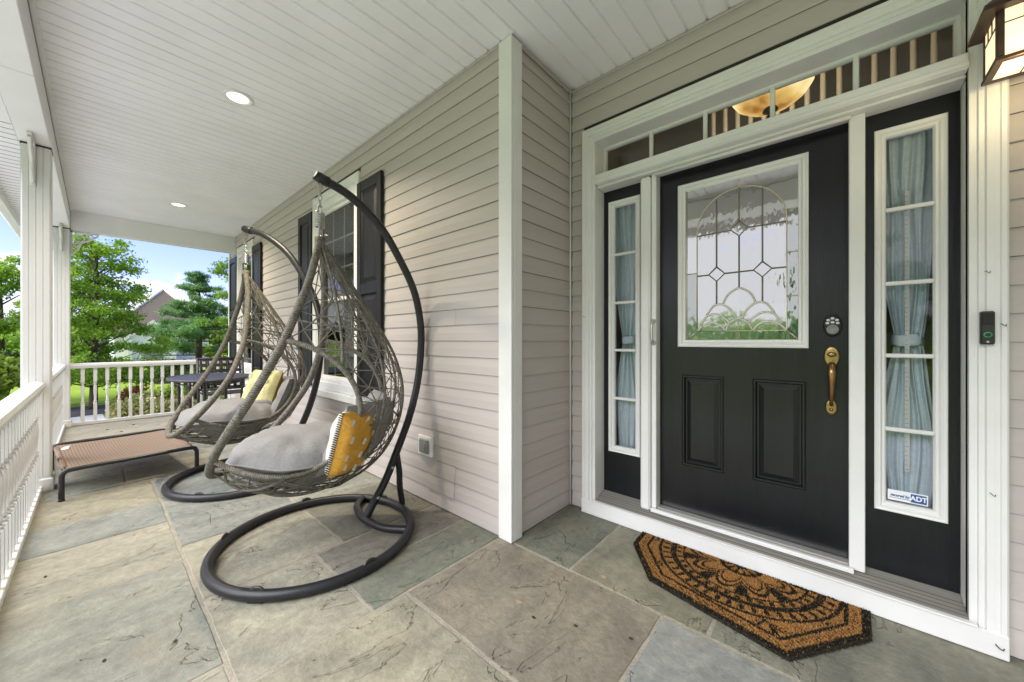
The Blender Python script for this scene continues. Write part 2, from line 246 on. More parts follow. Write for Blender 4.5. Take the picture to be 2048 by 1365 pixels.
# ------------------------------------------------------------------ mesh helpers
class MB:
    def __init__(s): s.v = []; s.f = []; s.m = []; s.sm = []; s.uv = {}
    def add(s, vs, fs, smooth=False, mi=0, uv=None):
        k = len(s.v); s.v += [tuple(map(float, a)) for a in vs]
        for i, f in enumerate(fs):
            if uv: s.uv[len(s.f)] = uv[i]
            s.f.append(tuple(k + j for j in f)); s.m.append(mi); s.sm.append(smooth)
        return s
    def box(s, x0, x1, y0, y1, z0, z1, mi=0):
        v = [(x, y, z) for x in (x0, x1) for y in (y0, y1) for z in (z0, z1)]
        return s.add(v, [(0, 1, 3, 2), (4, 6, 7, 5), (0, 4, 5, 1), (2, 3, 7, 6), (0, 2, 6, 4), (1, 5, 7, 3)], mi=mi)
    def tube(s, pts, r, n=8, closed=False, flat=1.0, mi=0, caps=True, up=(0, 0, 1)):
        P = [Vector(p) for p in pts]; k = len(P); rad = r if hasattr(r, '__len__') else [r] * k
        vs, uvs, fs, Ls = [], [], [], 0; prev = None
        for i, p in enumerate(P):
            a = P[(i + 1) % k] if (closed or i < k - 1) else p; b = P[i - 1] if (closed or i > 0) else p
            t = (a - b).normalized() if (a - b).length > 1e-9 else Vector((0, 0, 1))
            if prev is None:
                u = Vector(up)
                if abs(t.dot(u)) > .95: u = Vector((1, 0, 0))
                x = t.cross(u).normalized()
            else:
                x = prev - t * prev.dot(t)
                x = x.normalized() if x.length > 1e-3 else py_.cross(t).normalized()
            prev = x; y = t.cross(x); py_ = y
            for j in range(n):
                q = 2 * math.pi * j / n; vs.append(p + x * math.cos(q) * rad[i] * flat + y * math.sin(q) * rad[i])
        le = [0]
        for i in range(1, k + 1): le.append(le[-1] + (P[i % k] - P[i - 1]).length)
        for i in range(k if closed else k - 1):
            i2 = (i + 1) % k
            for j in range(n):
                j2 = (j + 1) % n; fs.append((i * n + j, i * n + j2, i2 * n + j2, i2 * n + j))
                c = 2 * math.pi * rad[i]
                uvs.append([(le[i], j / n * c), (le[i], (j + 1) / n * c), (le[i + 1], (j + 1) / n * c), (le[i + 1], j / n * c)])
        s.add(vs, fs, True, mi, uvs)
        if caps and not closed:
            base = len(s.v) - len(vs)
            s.f.append(tuple(base + j for j in range(n))[::-1]); s.m.append(mi); s.sm.append(False)
            s.f.append(tuple(base + (k - 1) * n + j for j in range(n))); s.m.append(mi); s.sm.append(False)
        return s
    def lathe(s, prof, n=16, c=(0, 0, 0), axis='z', mi=0, smooth=True, ph=0, sx=1, sy=1):
        vs = []
        for r_, h_ in prof:
            for j in range(n):
                q = 2 * math.pi * j / n + ph; a, b = r_ * math.cos(q) * sx, r_ * math.sin(q) * sy
                p = {'z': (a, b, h_), 'y': (a, h_, b), 'x': (h_, a, b)}[axis]
                vs.append((c[0] + p[0], c[1] + p[1], c[2] + p[2]))
        fs = [(i * n + j, i * n + (j + 1) % n, (i + 1) * n + (j + 1) % n, (i + 1) * n + j) for i in range(len(prof) - 1) for j in range(n)]
        fs += [tuple(range(n))[::-1], tuple((len(prof) - 1) * n + j for j in range(n))]
        return s.add(vs, fs, smooth, mi)
    def frame(s, x0, x1, z0, z1, prof, cap=False, mi=0):
        """mitred rectangular moulding in the XZ plane; prof = [(inset, y), ...] outer to inner"""
        vs = []
        for i, y in prof: vs += [(x0 + i, y, z0 + i), (x1 - i, y, z0 + i), (x1 - i, y, z1 - i), (x0 + i, y, z1 - i)]
        fs = [(a * 4 + j, a * 4 + (j + 1) % 4, a * 4 + 4 + (j + 1) % 4, a * 4 + 4 + j) for a in range(len(prof) - 1) for j in range(4)]
        if cap: k = len(prof) * 4 - 4; fs.append((k, k + 1, k + 2, k + 3))
        return s.add(vs, fs, mi=mi)
    def prism(s, poly, y0, y1, plane='xz', mi=0):
        k = len(poly); f = {'xz': lambda a, b, c: (a, c, b), 'yz': lambda a, b, c: (c, a, b), 'xy': lambda a, b, c: (a, b, c)}[plane]
        vs = [f(a, b, y0) for a, b in poly] + [f(a, b, y1) for a, b in poly]
        fs = [tuple(range(k)), tuple(range(k, 2 * k))[::-1]] + [(i, (i + 1) % k, k + (i + 1) % k, k + i) for i in range(k)]
        return s.add(vs, fs, mi=mi)
    def mesh(s, name, mats, bevel=0):
        me = bpy.data.meshes.new(name); me.from_pydata(s.v, [], s.f)
        for q in (mats if isinstance(mats, (list, tuple)) else [mats]): me.materials.append(M[q] if isinstance(q, str) else q)
        me.polygons.foreach_set('material_index', s.m); me.polygons.foreach_set('use_smooth', s.sm)
        if s.uv:
            ul = me.uv_layers.new(name='UVMap')
            for i, u in s.uv.items():
                ls = me.polygons[i].loop_start
                for j, c in enumerate(u): ul.data[ls + j].uv = c
        bm = bmesh.new(); bm.from_mesh(me)
        bmesh.ops.recalc_face_normals(bm, faces=bm.faces)
        if bevel: bmesh.ops.bevel(bm, geom=bm.edges[:], offset=bevel, segments=1, affect='EDGES', clamp_overlap=True)
        bm.to_mesh(me); bm.free(); me.update(); return me
    def build(s, name, mats, parent=None, bevel=0, **k): return link(name, s.mesh(name, mats, bevel), parent, **k)
def link(name, me, parent=None, loc=None, rotz=None):
    o = bpy.data.objects.new(name, me); C.objects.link(o)
    if parent: o.parent = parent
    if loc is not None: o.location = loc
    if rotz is not None: o.rotation_euler = (0, 0, rotz)
    return o
def tag(o, label=None, cat=None, group=None, kind=None):
    for k, v in (('label', label), ('category', cat), ('group', group), ('kind', kind)):
        if v: o[k] = v
    return o
def thing(name, label, cat, loc=(0, 0, 0), rotz=0, group=None, kind=None):
    o = bpy.data.objects.new(name, None); C.objects.link(o); o.location = loc; o.rotation_euler = (0, 0, rotz); o.empty_display_size = .1
    return tag(o, label, cat, group, kind)
def dup(root, loc=None, rotz=None, label=None, group=None, scale=None):
    r_ = root.copy(); C.objects.link(r_)
    if loc is not None: r_.location = loc
    if rotz is not None: r_.rotation_euler = (0, 0, rotz)
    if scale is not None: r_.scale = scale
    tag(r_, label, None, group)
    for ch in list(root.children):
        c = ch.copy(); C.objects.link(c); c.parent = r_
        for g in list(ch.children):
            d = g.copy(); C.objects.link(d); d.parent = c
    return r_
def smooth_path(pts, sub=6, closed=False):
    P = [Vector(p) for p in pts]; k = len(P); o = []
    for i in range(k if closed else k - 1):
        if closed: a, b, c, d = P[i - 1], P[i], P[(i + 1) % k], P[(i + 2) % k]
        else: a, b, c, d = P[max(i - 1, 0)], P[i], P[i + 1], P[min(i + 2, k - 1)]
        for q in range(sub):
            t = q / sub; o.append(.5 * ((2 * b) + (c - a) * t + (2 * a - 5 * b + 4 * c - d) * t * t + (3 * b - a - 3 * c + d) * t ** 3))
    if not closed: o.append(P[-1])
    return o

# ------------------------------------------------------------------ ground, road, far land
GZ = -.6
def sheet(name, pts, z, m, kind='structure', label=None, cat=None):
    o = MB().add([(x, y, z) for x, y in pts], [tuple(range(len(pts)))]).build(name, m); return tag(o, label, cat, None, kind)
sheet('lawn', [(-900, -900), (900, -900), (900, 900), (-900, 900)], GZ, 'lawn', label='bright green mown lawn beyond the porch railing', cat='lawn')
sheet('driveway', [(-15.6, -9), (-12.4, -9), (-12.4, -4.6), (-13.3, .1), (-13.0, 1.6), (-12.6, 3.4), (-14.2, 3.4), (-14.6, 1.2), (-15.2, .2)], GZ + .004, 'asphalt', label='dark asphalt driveway crossing the lawn behind the railing', cat='driveway')
sheet('path', [(-12.4, -4.6), (4, -4.6), (4, -.42), (-8.6, -.42), (-8.6, .35), (-13.3, .1)], GZ + .008, 'concrete', label='pale concrete path by the driveway, with an added unseen apron bouncing light into the porch', cat='path')  # unseen stretch along the porch front is added to bounce neutral light inside
sheet('planting_bed', [(-13, .25), (-8.7, .35), (-8.7, 5), (-12.6, 5)], GZ + .012, 'earth', label='mulched planting bed under the shrubs by the porch', cat='planting bed')
sheet('far_mulch', [(-26, 1.6), (-20.5, 1.6), (-20.5, 6), (-26, 6)], GZ + .006, 'earth', label='mulch bed under the pine across the lawn', cat='planting bed')
vs, fs = [], []
for i in range(61):
    a = math.pi * (.55 + i / 60 * 1.15); 
    for rr_, zz in ((240, -1), (300, 9 + 4 * math.sin(i * .55) + 2.5 * math.sin(i * 1.7)), (420, 16 + 5 * math.sin(i * .33 + 1))): vs.append((rr_ * math.cos(a), rr_ * math.sin(a), zz))
fs = [(i * 3 + j, i * 3 + 3 + j, i * 3 + 4 + j, i * 3 + 1 + j) for i in range(60) for j in range(2)]
tag(MB().add(vs, fs, True).build('hill', 'hill'), 'low wooded hills on the horizon', 'hill', None, 'structure')

# ------------------------------------------------------------------ porch floor of flagstones
fl_ = MB().box(-8.06, 2.6, -.42, 1.64, GZ, -.0025).box(-1.46, 2.6, 1.64, 2.46, GZ, -.0025).build('porch_floor', 'grout')
tag(fl_, 'porch floor of irregular bluestone flags in sand coloured mortar', 'floor', None, 'structure')
TAN, GRN, BLU, BRN, DRK, YEL = (.375, .357, .295, 1), (.335, .34, .30, 1), (.345, .36, .355, 1), (.30, .265, .215, 1), (.25, .243, .205, 1), (.375, .352, .278, 1)
GB = (.32, .335, .315, 1)
stones = [(-1.70, -.42, -.60, .32, TAN), (-2.66, -.42, -1.70, .32, GRN), (-3.31, -.42, -2.66, .32, TAN), (-3.76, -.42, -3.31, .32, GB), (-4.40, -.42, -3.76, .32, YEL),
  (-5.0, -.42, -4.40, .165, GRN), (-5.0, .165, -4.40, .85, TAN), (-5.75, -.42, -5.0, .5, TAN), (-5.75, .5, -5.0, 1.1, GRN), (-6.5, -.42, -5.75, .25, YEL), (-6.5, .25, -5.75, .95, TAN),
  (-7.25, -.42, -6.5, .6, TAN), (-7.25, .6, -6.5, 1.635, YEL), (-8.05, -.42, -7.25, .3, TAN), (-8.05, .3, -7.25, 1.0, TAN), (-8.05, 1.0, -7.25, 1.635, GB), (-6.5, .95, -5.75, 1.635, GRN), (-5.75, 1.1, -5.0, 1.635, TAN), (-5.0, .85, -4.40, 1.635, GB),
  (-2.19, .32, -1.535, .81, TAN), (-2.85, .32, -2.19, .967, TAN), (-3.62, .32, -2.85, .967, GB), (-4.40, .32, -3.62, 1.0, GB), (-4.40, 1.0, -3.62, 1.635, TAN), (-3.62, .967, -2.85, 1.635, GRN),
  (-2.85, .967, -2.19, 1.635, DRK), (-2.19, .81, -1.865, 1.635, (.255, .24, .21, 1)), (-1.865, .81, -1.535, 1.635, (.24, .25, .205, 1)),
  (-1.535, .972, -.567, 1.632, BRN), (-1.535, .32, -.75, .972, YEL), (-.75, .32, .2, .972, TAN), (-.567, .972, .65, 1.632, (.36, .37, .36, 1)), (.65, .972, 1.7, 1.632, TAN), (.2, .32, 1.2, .972, GRN), (-.60, -.42, .5, .32, GB), (.5, -.42, 1.5, .32, TAN), (1.2, .32, 2.6, .972, TAN), (1.5, -.42, 2.6, .32, GRN), (1.7, .972, 2.6, 1.632, BLU),
  (-1.455, 1.632, -1.048, 2.30, (.235, .245, .20, 1)), (-1.048, 1.632, -.393, 2.30, (.31, .295, .225, 1)), (-.393, 1.632, .95, 2.30, (.285, .285, .235, 1)), (.95, 1.632, 2.6, 2.30, TAN)]
J = .0078
for x0, y0, x1, y1, c in stones:
    dz = random.uniform(-.0015, .0015); x0 += J; x1 -= J; y0 += J; y1 -= J
    # wavering edges and a worn arris
    def edge(a, b, k=9): return [(a[0] + (b[0] - a[0]) * i / k, a[1] + (b[1] - a[1]) * i / k) for i in range(k)]
    ring = edge((x0, y0), (x1, y0)) + edge((x1, y0), (x1, y1)) + edge((x1, y1), (x0, y1)) + edge((x0, y1), (x0, y0))
    ring = [(a + random.uniform(-.0028, .0028), b_ + random.uniform(-.0028, .0028)) for a, b_ in ring]
    cx, cy = (x0 + x1) / 2, (y0 + y1) / 2; k = len(ring)
    def ins(q, d): return (q[0] + (d if q[0] < x0 + .01 else -d if q[0] > x1 - .01 else 0), q[1] + (d if q[1] < y0 + .01 else -d if q[1] > y1 - .01 else 0))
    vs = [(a, b_, -.02) for a, b_ in ring] + [(a, b_, dz - .002) for a, b_ in ring] + [(*ins(q, .003), dz) for q in ring]
    fs = [(j * k + i, j * k + (i + 1) % k, j * k + k + (i + 1) % k, j * k + k + i) for j in range(2) for i in range(k)] + [tuple(range(2 * k, 3 * k))]
    o = MB().add(vs, fs).build('flagstone', 'stone', fl_); v_ = random.uniform(.94, 1.06); v_ *= .82; o.color = (c[0] * v_, c[1] * v_, c[2] * v_, 1)

# ------------------------------------------------------------------ walls with lapped siding
Z0 = 2.911; PITCH = .1075
courses = [(3.0 - .012, Z0)] + [(Z0 - i * PITCH, Z0 - (i + 1) * PITCH) for i in range(27)]
def lap(L_, h_, end=0):
    """one vinyl course, length L_ along +x, face towards -y, bottom edge at z=0"""
    sec = [(0, .004), (-.008, .004), (-.0105, 0), (-.012, .003), (-.0108, h_ * .5), (-.004, h_), (0, h_)]
    return MB().prism([(a, b_) for a, b_ in sec], 0, L_, 'yz')
cache = {}
def board(parent, x, y, z, L_, h_, rz=0, tilt=0):
    key = (round(L_, 3), round(h_, 4))
    if key not in cache: cache[key] = lap(L_, h_).mesh('siding_board', 'siding')
    o = link('siding_board', cache[key], parent, (x, y - random.uniform(0, .0012) * (rz == 0), z + random.uniform(-.0007, .0007)), rz)
    if tilt: o.rotation_euler = (0, tilt, rz)
    return o
YW = 1.634
mw = MB().box(-8.29, -1.46, YW, YW + .02, 2.74, 3.0).box(-8.29, -7.71, YW, YW + .02, .0, 2.74).box(-6.79, -4.37, YW, YW + .02, .0, 2.74).box(-3.34, -1.46, YW, YW + .02, .0, 2.74).box(-7.71, -6.79, YW, YW + .02, .0, .72).box(-4.37, -3.34, YW, YW + .02, .0, .72).build('house_wall', 'dark_gap')
tag(mw, 'long taupe lap sided porch wall with two shuttered windows', 'wall', None, 'structure')
def spans(a, b_, cuts):
    o = []; x = a
    for c in sorted(c for c in cuts if a + .05 < c < b_ - .05): o.append((x, c)); x = c
    return o + [(x, b_)]
for i, (t, b_) in enumerate(courses):
    if b_ < .66 - .05 or t > 2.765 + .05: rg = [(-8.28, -1.53)]
    else: rg = [(-8.28, -7.735), (-6.762, -4.399), (-3.309, -1.53)]
    for a, c in rg:
        cuts = []
        if i == 0: cuts = [-4.9]
        if i == 1: cuts = [-2.54, -6.2]
        if i in (9, 10): cuts = [-5.4 + .02 * (i - 9)]
        if i == 15: cuts = [-1.95] if a > -4 else []
        if i == 6: cuts = [-2.2] if a > -4 else []
        if i in (25, 26): cuts = [-1.955 - .012 * (i - 25)]
        if i == 24: cuts = [-3.1]
        if i == 23: cuts = [-3.17]
        for xa, xb in spans(a, c, cuts): board(mw, xa + .0008, YW, b_, xb - xa - .0016, t - b_)
# the lifted ends by the seam near the floor
board(mw, -2.26, YW - .006, courses[26][1] - .004, .30, PITCH, 0, 0); 
board(mw, -2.22, YW - .005, courses[25][1] - .002, .27, PITCH, 0, 0)
MB().box(-8.29, -1.53, YW - .016, YW, 2.986, 2.9985).build('top_trim', 'siding', mw, .002)
cp = MB().box(-1.537, -1.432, 1.615, 1.645, 0.001, 2.998).box(-1.462, -1.432, 1.645, 1.715, 0.001, 2.998).build('corner_post', 'white', mw, .003)
MB().box(-8.33, -8.25, 1.60, 1.66, GZ, 2.998).build('corner_board', 'white', mw, .003)

rw = MB().box(-1.49, -1.462, 1.72, 2.30, 0, 3.0).build('return_wall', 'dark_gap')
tag(rw, 'short taupe return wall between the white corner post and the door recess', 'wall', None, 'structure')
for t, b_ in courses: board(rw, -1.4625, 1.716, b_, .566, t - b_, R(90))
MB().tube([(-1.443, 2.272, .01), (-1.443, 2.272, 2.99)], .007, 6).build('inside_corner_trim', 'white', rw)
MB().box(-1.452, -1.436, 1.716, 2.28, 2.984, 2.9985).build('top_trim', 'siding', rw)

YE = 2.294
ew = MB().box(-1.46, -1.25, YE, YE + .03, 0, 3.0).box(.39, 2.6, YE, YE + .03, 0, 3.0).box(-1.25, .39, YE, YE + .03, 2.6, 3.0).build('entry_wall', 'dark_gap')
tag(ew, 'taupe lap sided wall around the black front door', 'wall', None, 'structure')
for t, b_ in courses:
    if t > 2.70: board(ew, -1.436, YE, b_, 4.03, t - b_)
    else:
        board(ew, -1.436, YE, b_, .094, t - b_); board(ew, .486, YE, b_, 2.1, t - b_)
MB().box(-1.44, 2.6, YE - .016, YE, 2.984, 2.9985).build('top_trim', 'siding', ew, .002)
re_ = MB().box(2.60, 2.63, -.5, 2.4, GZ, 3.0).build('side_wall', 'siding'); tag(re_, 'taupe wall closing the porch beyond the entry', 'wall', None, 'structure')

# ------------------------------------------------------------------ ceiling of soffit boards, beams, eave
ce = MB().box(-8.06, 2.6, -.24, 2.30, 3.012, 3.03).build('porch_ceiling', 'ceil'); tag(ce, 'pale beadboard soffit ceiling over the porch', 'ceiling', None, 'structure')
sec = [(0, 0), (.0915, 0), (.0975, .0105), (.1045, .0105), (.108, .001), (.108, .012), (0, .012)]
def cboard(y0, y1):
    m_ = MB(); k = len(sec)
    vs = [(a, y0, b_) for a, b_ in sec] + [(a, y1, b_) for a, b_ in sec]
    return m_.add(vs, [(i, (i + 1) % k, k + (i + 1) % k, k + i) for i in range(k)] + [tuple(range(k)), tuple(range(k, 2 * k))]).mesh('ceiling_board', 'ceil')
ma, mb_ = cboard(-.215, 1.619), cboard(-.215, 2.279)
x = -7.99
while x < 2.55:
    link('ceiling_board', mb_ if x > -1.46 else ma, ce, (x, 0, 3.0)); x += .108
MB().box(-7.97, 2.6, -.235, -.212, 2.984, 3.006).build('edge_trim', 'ceil', ce)

def solid(name, label, cat, mb, m, bevel=.003, group=None, kind=None): return tag(mb.build(name, m, None, bevel), label, cat, group, kind)
b1 = thing('porch_beam', 'long white wrapped beam along the open side of the porch', 'beam', (0, 0, 0))
MB().box(-8.06, -3.50, -.395, -.236, 2.73, 2.983).build('beam_wrap', 'beam', b1, .004)
MB().box(-3.496, 2.6, -.395, -.236, 2.732, 2.983).build('beam_wrap', 'beam', b1, .004)
MB().box(-7.9, 2.6, -.2385, -.235, 2.958, 2.965).build('shadow_line', 'dark_gap', b1)
b2 = solid('end_beam', 'white wrapped beam across the far end of the porch', 'beam', MB().box(-8.06, -7.94, -.234, 1.633, 2.722, 2.9995), 'beam')
ev = thing('eave', 'white eave soffit and gutter outside the porch beam', 'eave')
sf = MB().box(-8.5, 2.6, -.64, -.397, 2.735, 2.75).build('eave_soffit', 'ceil', ev)
gm = MB().box(0, .004, -.636, -.399, 2.733, 2.7345).mesh('soffit_groove', 'dark_gap')
for i in range(38): link('soffit_groove', gm, ev, (-8.4 + i * .108, 0, 0))
MB().prism([(-.655, 2.63), (-.70, 2.62), (-.735, 2.66), (-.75, 2.74), (-.75, 2.77), (-.64, 2.77), (-.64, 2.63)], -8.6, 2.6, 'yz').build('gutter', 'white', ev)
rf = MB().add([(-8.8, -.76, 3.05), (2.7, -.76, 3.05), (2.7, 2.4, 3.6), (-8.8, 2.4, 3.6), (-8.8, -.76, 2.78), (2.7, -.76, 2.78)], [(0, 1, 2, 3), (0, 4, 5, 1)]).build('porch_roof', 'roof2'); tag(rf, 'shallow dark shingle roof over the porch', 'roof', None, 'structure')

# posts
def post(x, label):
    t = thing('porch_post', label, 'post', (x, -.311, 0), 0, 'white boxed porch posts')
    hw = .071
    MB().box(-hw, hw, -hw, hw, .0, 2.73).build('shaft', 'vinyl', t, .004)
    for s in (-1, 1):
        for k in (-.0345, 0, .0345):      # raised bead between the grooves
            pass
    bead = MB().box(-.0155, .0155, -.0035, .0, .12, 2.72).mesh('face_board', 'vinyl', .0025)
    for a in range(4):
        for k in (-.0517, -.0172, .0172, .0517):
            o = link('face_board', bead, t); ca, sa = math.cos(a * math.pi / 2), math.sin(a * math.pi / 2)
            px, py = k, -hw; o.location = (px * ca - py * sa, px * sa + py * ca, 0); o.rotation_euler = (0, 0, a * math.pi / 2)
    MB().frame(-.09, .09, -.09, .09, [(0, 0)]).mesh('tmp', 'vinyl')
    MB().box(-.088, .088, -.088, .088, .001, .10).build('base_box', 'vinyl', t, .005)
    MB().box(-.077, .077, -.077, .077, 2.716, 2.728).build('cap_line', 'dark_gap', t)
    return t
post(-4.77, 'nearer white boxed porch post with vertical boards'); post(-7.95, 'white boxed corner post at the far end of the porch')

# fretwork scroll brackets
def scroll_bracket(loc, rz, label):
    t = thing('scroll_bracket', label, 'bracket', loc, rz, 'white scroll brackets under the porch beams')
    MB().box(0, .022, -.013, .013, -.33, 0).box(0, .27, -.013, .013, -.022, 0).build('bracket_arms', 'vinyl', t, .003)
    m_ = MB()
    def sp(cx, cz, r0, a0, a1, k=18): return [(cx + (r0 * (1 - .75 * i / k)) * math.cos(a0 + (a1 - a0) * i / k), 0, cz + (r0 * (1 - .75 * i / k)) * math.sin(a0 + (a1 - a0) * i / k)) for i in range(k + 1)]
    m_.tube(sp(.085, -.085, .062, -2.4, 4.4), .011, 6); m_.tube(sp(.185, -.068, .045, 2.6, -3.4), .010, 6); m_.tube(sp(.062, -.20, .042, 1.0, 7.0), .010, 6)
    m_.tube(smooth_path([(.02, 0, -.31), (.07, 0, -.25), (.10, 0, -.16), (.17, 0, -.115), (.26, 0, -.03)], 5), .012, 6)
    m_.build('scroll', 'vinyl', t)
scroll_bracket((-4.697, -.325, 2.728), 0, 'scroll bracket seen edge on at the nearer porch post')
scroll_bracket((-7.877, -.311, 2.728), 0, 'scroll bracket seen edge on at the corner post')
scroll_bracket((-7.99, -.238, 2.720), R(90), 'open scroll bracket under the far end beam against the sky')

# ------------------------------------------------------------------ railings
def baluster_mesh():
    m_ = MB(); h = .0185
    def sq(z0, w0, z1, w1): m_.add([(x * w0, y * w0, z0) for x, y in ((-1, -1), (1, -1), (1, 1), (-1, 1))] + [(x * w1, y * w1, z1) for x, y in ((-1, -1), (1, -1), (1, 1), (-1, 1))], [(0, 1, 5, 4), (1, 2, 6, 5), (2, 3, 7, 6), (3, 0, 4, 7), (0, 1, 2, 3), (4, 5, 6, 7)])
    sq(.045, h, .285, h); sq(.285, h, .295, h * .55); sq(.60, h * .55, .612, h); sq(.612, h, .80, h)
    m_.lathe([(.008, .288), (.0215, .300), (.0215, .306), (.009, .316), (.020, .326), (.011, .338), (.0135, .40), (.0180, .47), (.0165, .54), (.010, .570), (.020, .580), (.009, .589), (.0215, .597), (.008, .606)], 10)
    return m_.mesh('baluster', 'vinyl')
BAL = baluster_mesh()
def railing(x0, x1, label, loc, rz, first=.06, pitch=.1155):
    t = thing('porch_railing', label, 'railing', loc, rz, 'white turned baluster railings round the porch'); L_ = x1 - x0
    MB().prism([(-.036, .80), (.036, .80), (.040, .815), (.047, .836), (.040, .860), (.014, .872), (-.014, .872), (-.040, .860), (-.047, .836), (-.040, .815)], x0, x1, 'yz').build('top_rail', 'vinyl', t)
    MB().box(x0, x1, -.032, .032, .004, .048).build('bottom_rail', 'vinyl', t, .004)
    x = x0 + first
    while x < x1 - .03: link('baluster', BAL, t, (x, 0, 0)); x += pitch
    return t
railing(-4.698, -1.85, 'nearest white baluster railing along the open side', (0, -.311, 0), 0, .07)
railing(-7.878, -4.842, 'white baluster railing between the nearer post and the corner post', (0, -.311, 0), 0, .07)
railing(-.239, 1.61, 'white baluster railing across the far end of the porch', (-7.95, 0, 0), R(90), .115, .1165)

# ------------------------------------------------------------------ windows and shutters on the long wall
def window(x0, x1, label):
    t = thing('window', label, 'window', (0, 0, 0), 0, 'white framed windows with dark glass on the porch wall')
    z0, z1 = .665, 2.762
    MB().frame(x0, x1, z0, z1, [(0, 1.63), (0, 1.603), (.02, 1.597), (.022, 1.603), (.085, 1.605), (.09, 1.617), (.112, 1.617), (.112, 1.645)]).build('casing', 'white', t)
    MB().box(x0 + .09, x1 - .09, 1.603, 1.634, 2.585, 2.665).build('head_trim', 'white', t, .003)
    MB().box(x0 - .0, x1 + .0, 1.575, 1.632, .60, .665).build('sill', 'white', t, .004)
    a, b_ = x0 + .112, x1 - .112; zt = 2.585
    for k, (za, zb, y) in enumerate(((1.60, zt, 1.632), (.777, 1.64, 1.650))):
        s = MB().frame(a, b_, za, zb, [(0, y + .02), (0, y), (.035, y), (.04, y + .012), (.04, y + .02)]).build('sash', 'white', t)
        mu = MB(); w = (b_ - a - .08) / 3; hh = (zb - za - .08) / 3
        for i in (1, 2):
            mu.box(a + .04 + w * i - .008, a + .04 + w * i + .008, y + .026, y + .032, za + .04, zb - .04)
            mu.box(a + .04, b_ - .04, y + .0265, y + .0315, za + .04 + hh * i - .008, za + .04 + hh * i + .008)
        mu.build('muntin', 'white', s)
        MB().box(a + .03, b_ - .03, y + .020, y + .024, za + .03, zb - .03).build('pane', 'wglass', s)
    return t
window(-4.397, -3.311, 'nearer porch wall window behind the front hanging chair')
window(-7.733, -6.764, 'far porch wall window behind the rear hanging chair')
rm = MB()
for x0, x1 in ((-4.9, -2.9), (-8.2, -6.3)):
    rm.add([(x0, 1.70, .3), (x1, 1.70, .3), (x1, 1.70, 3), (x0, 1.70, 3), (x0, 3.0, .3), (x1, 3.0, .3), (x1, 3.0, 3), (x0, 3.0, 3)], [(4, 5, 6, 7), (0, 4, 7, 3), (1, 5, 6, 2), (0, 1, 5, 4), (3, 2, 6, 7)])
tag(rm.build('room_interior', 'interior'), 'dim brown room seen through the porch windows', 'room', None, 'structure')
for (x, kind, lb) in ((-3.93, 0, 'slender white candlestick inside the nearer window'), (-3.70, 1, 'white vase inside the nearer window')):
    pr = [(.035, 0), (.012, .02), (.010, .1), (.018, .13), (.009, .16), (.012, .3), (.02, .33), (.011, .35), (.011, .50), (.002, .52)] if kind == 0 else [(.04, 0), (.075, .03), (.08, .13), (.06, .2), (.03, .25), (.03, .30), (.05, .36), (.055, .38)]
    tag(MB().lathe(pr, 14).build('candlestick' if kind == 0 else 'vase', 'vase', None, loc=(x, 1.86, 1.66)), lb, 'candlestick' if kind == 0 else 'vase')
tag(MB().box(-4.25, -3.4, 1.72, 2.0, 1.62, 1.66).build('window_ledge', 'interior'), 'dark ledge inside the nearer window carrying the vase', 'shelf')
def shutter(x0, x1, label):
    t = thing('shutter', label, 'shutter', (0, 0, 0), 0, 'black panelled shutters beside the porch windows')
    z0, z1 = .69, 2.635; ya, yf = 1.618, 1.588; st_ = .07
    MB().box(x0, x0 + st_, yf, ya, z0, z1).build('stile', 'shutter', t, .003); MB().box(x1 - st_, x1, yf, ya, z0, z1).build('stile', 'shutter', t, .003)
    for a, b_ in ((z0, z0 + .085), (1.61, 1.70), (z1 - .09, z1)): MB().box(x0 + st_, x1 - st_, yf + .002, ya, a, b_).build('rail', 'shutter', t, .002)
    for a, b_ in ((z0 + .085, 1.61), (1.70, z1 - .09)):
        MB().frame(x0 + st_, x1 - st_, a, b_, [(0, yf + .008), (.012, yf + .018), (.020, yf + .018), (.055, yf + .006)], True).build('raised_panel', 'shutter', t)
    return t
shutter(-3.311, -2.882, 'black shutter on the near side of the nearer window'); shutter(-4.800, -4.399, 'black shutter on the far side of the nearer window')
shutter(-6.762, -6.325, 'black shutter on the near side of the far window'); shutter(-8.21, -7.735, 'black shutter on the far side of the far window')

# ------------------------------------------------------------------ entry: casing, transom, door, sidelights
ec = thing('door_casing', 'wide white moulded casing around the whole entry', 'door casing')
MB().frame(-1.337, .482, .004, 2.656, [(0, YE), (0, 2.252), (.006, 2.246), (.018, 2.246), (.022, 2.252), (.034, 2.250), (.052, 2.252), (.056, 2.262), (.070, 2.262), (.072, 2.272), (.092, 2.272), (.092, 2.43)]).build('casing', 'white', ec)
MB().box(-1.242, .388, 2.256, 2.43, 2.262, 2.326).build('transom_bar', 'white', ec, .004)
MB().box(-1.242, .388, 2.300, 2.43, 2.248, 2.2615).build('head_jamb', 'white', ec, .002)
MB().box(-1.242, .388, 2.248, 2.2555, 2.268, 2.288).build('bar_moulding', 'white', ec, .003)
MB().box(-1.337, .482, 2.243, 2.2515, .002, .094).build('kick_board', 'white', ec, .003)
MB().box(-1.262, .407, 2.236, 2.262, .0945, .103).build('sill_nosing', 'white', ec, .002)
MB().prism([(2.2625, .100), (2.43, .140), (2.43, .06), (2.2625, .06)], -1.243, .389, 'yz').build('sill_board', 'sill', ec)
gv = MB().box(-1.24, .388, -.0012, .0012, 0, .002).mesh('sill_groove', 'dark_gap')
for k in range(4):
    y = 2.283 + k * .022; link('sill_groove', gv, ec, (0, y, .1000 + (y - 2.2625) * .2388 - .0012))
MB().box(-.882, -.852, 2.335, 2.42, .1375, 2.2475).build('jamb', 'white', ec, .003)
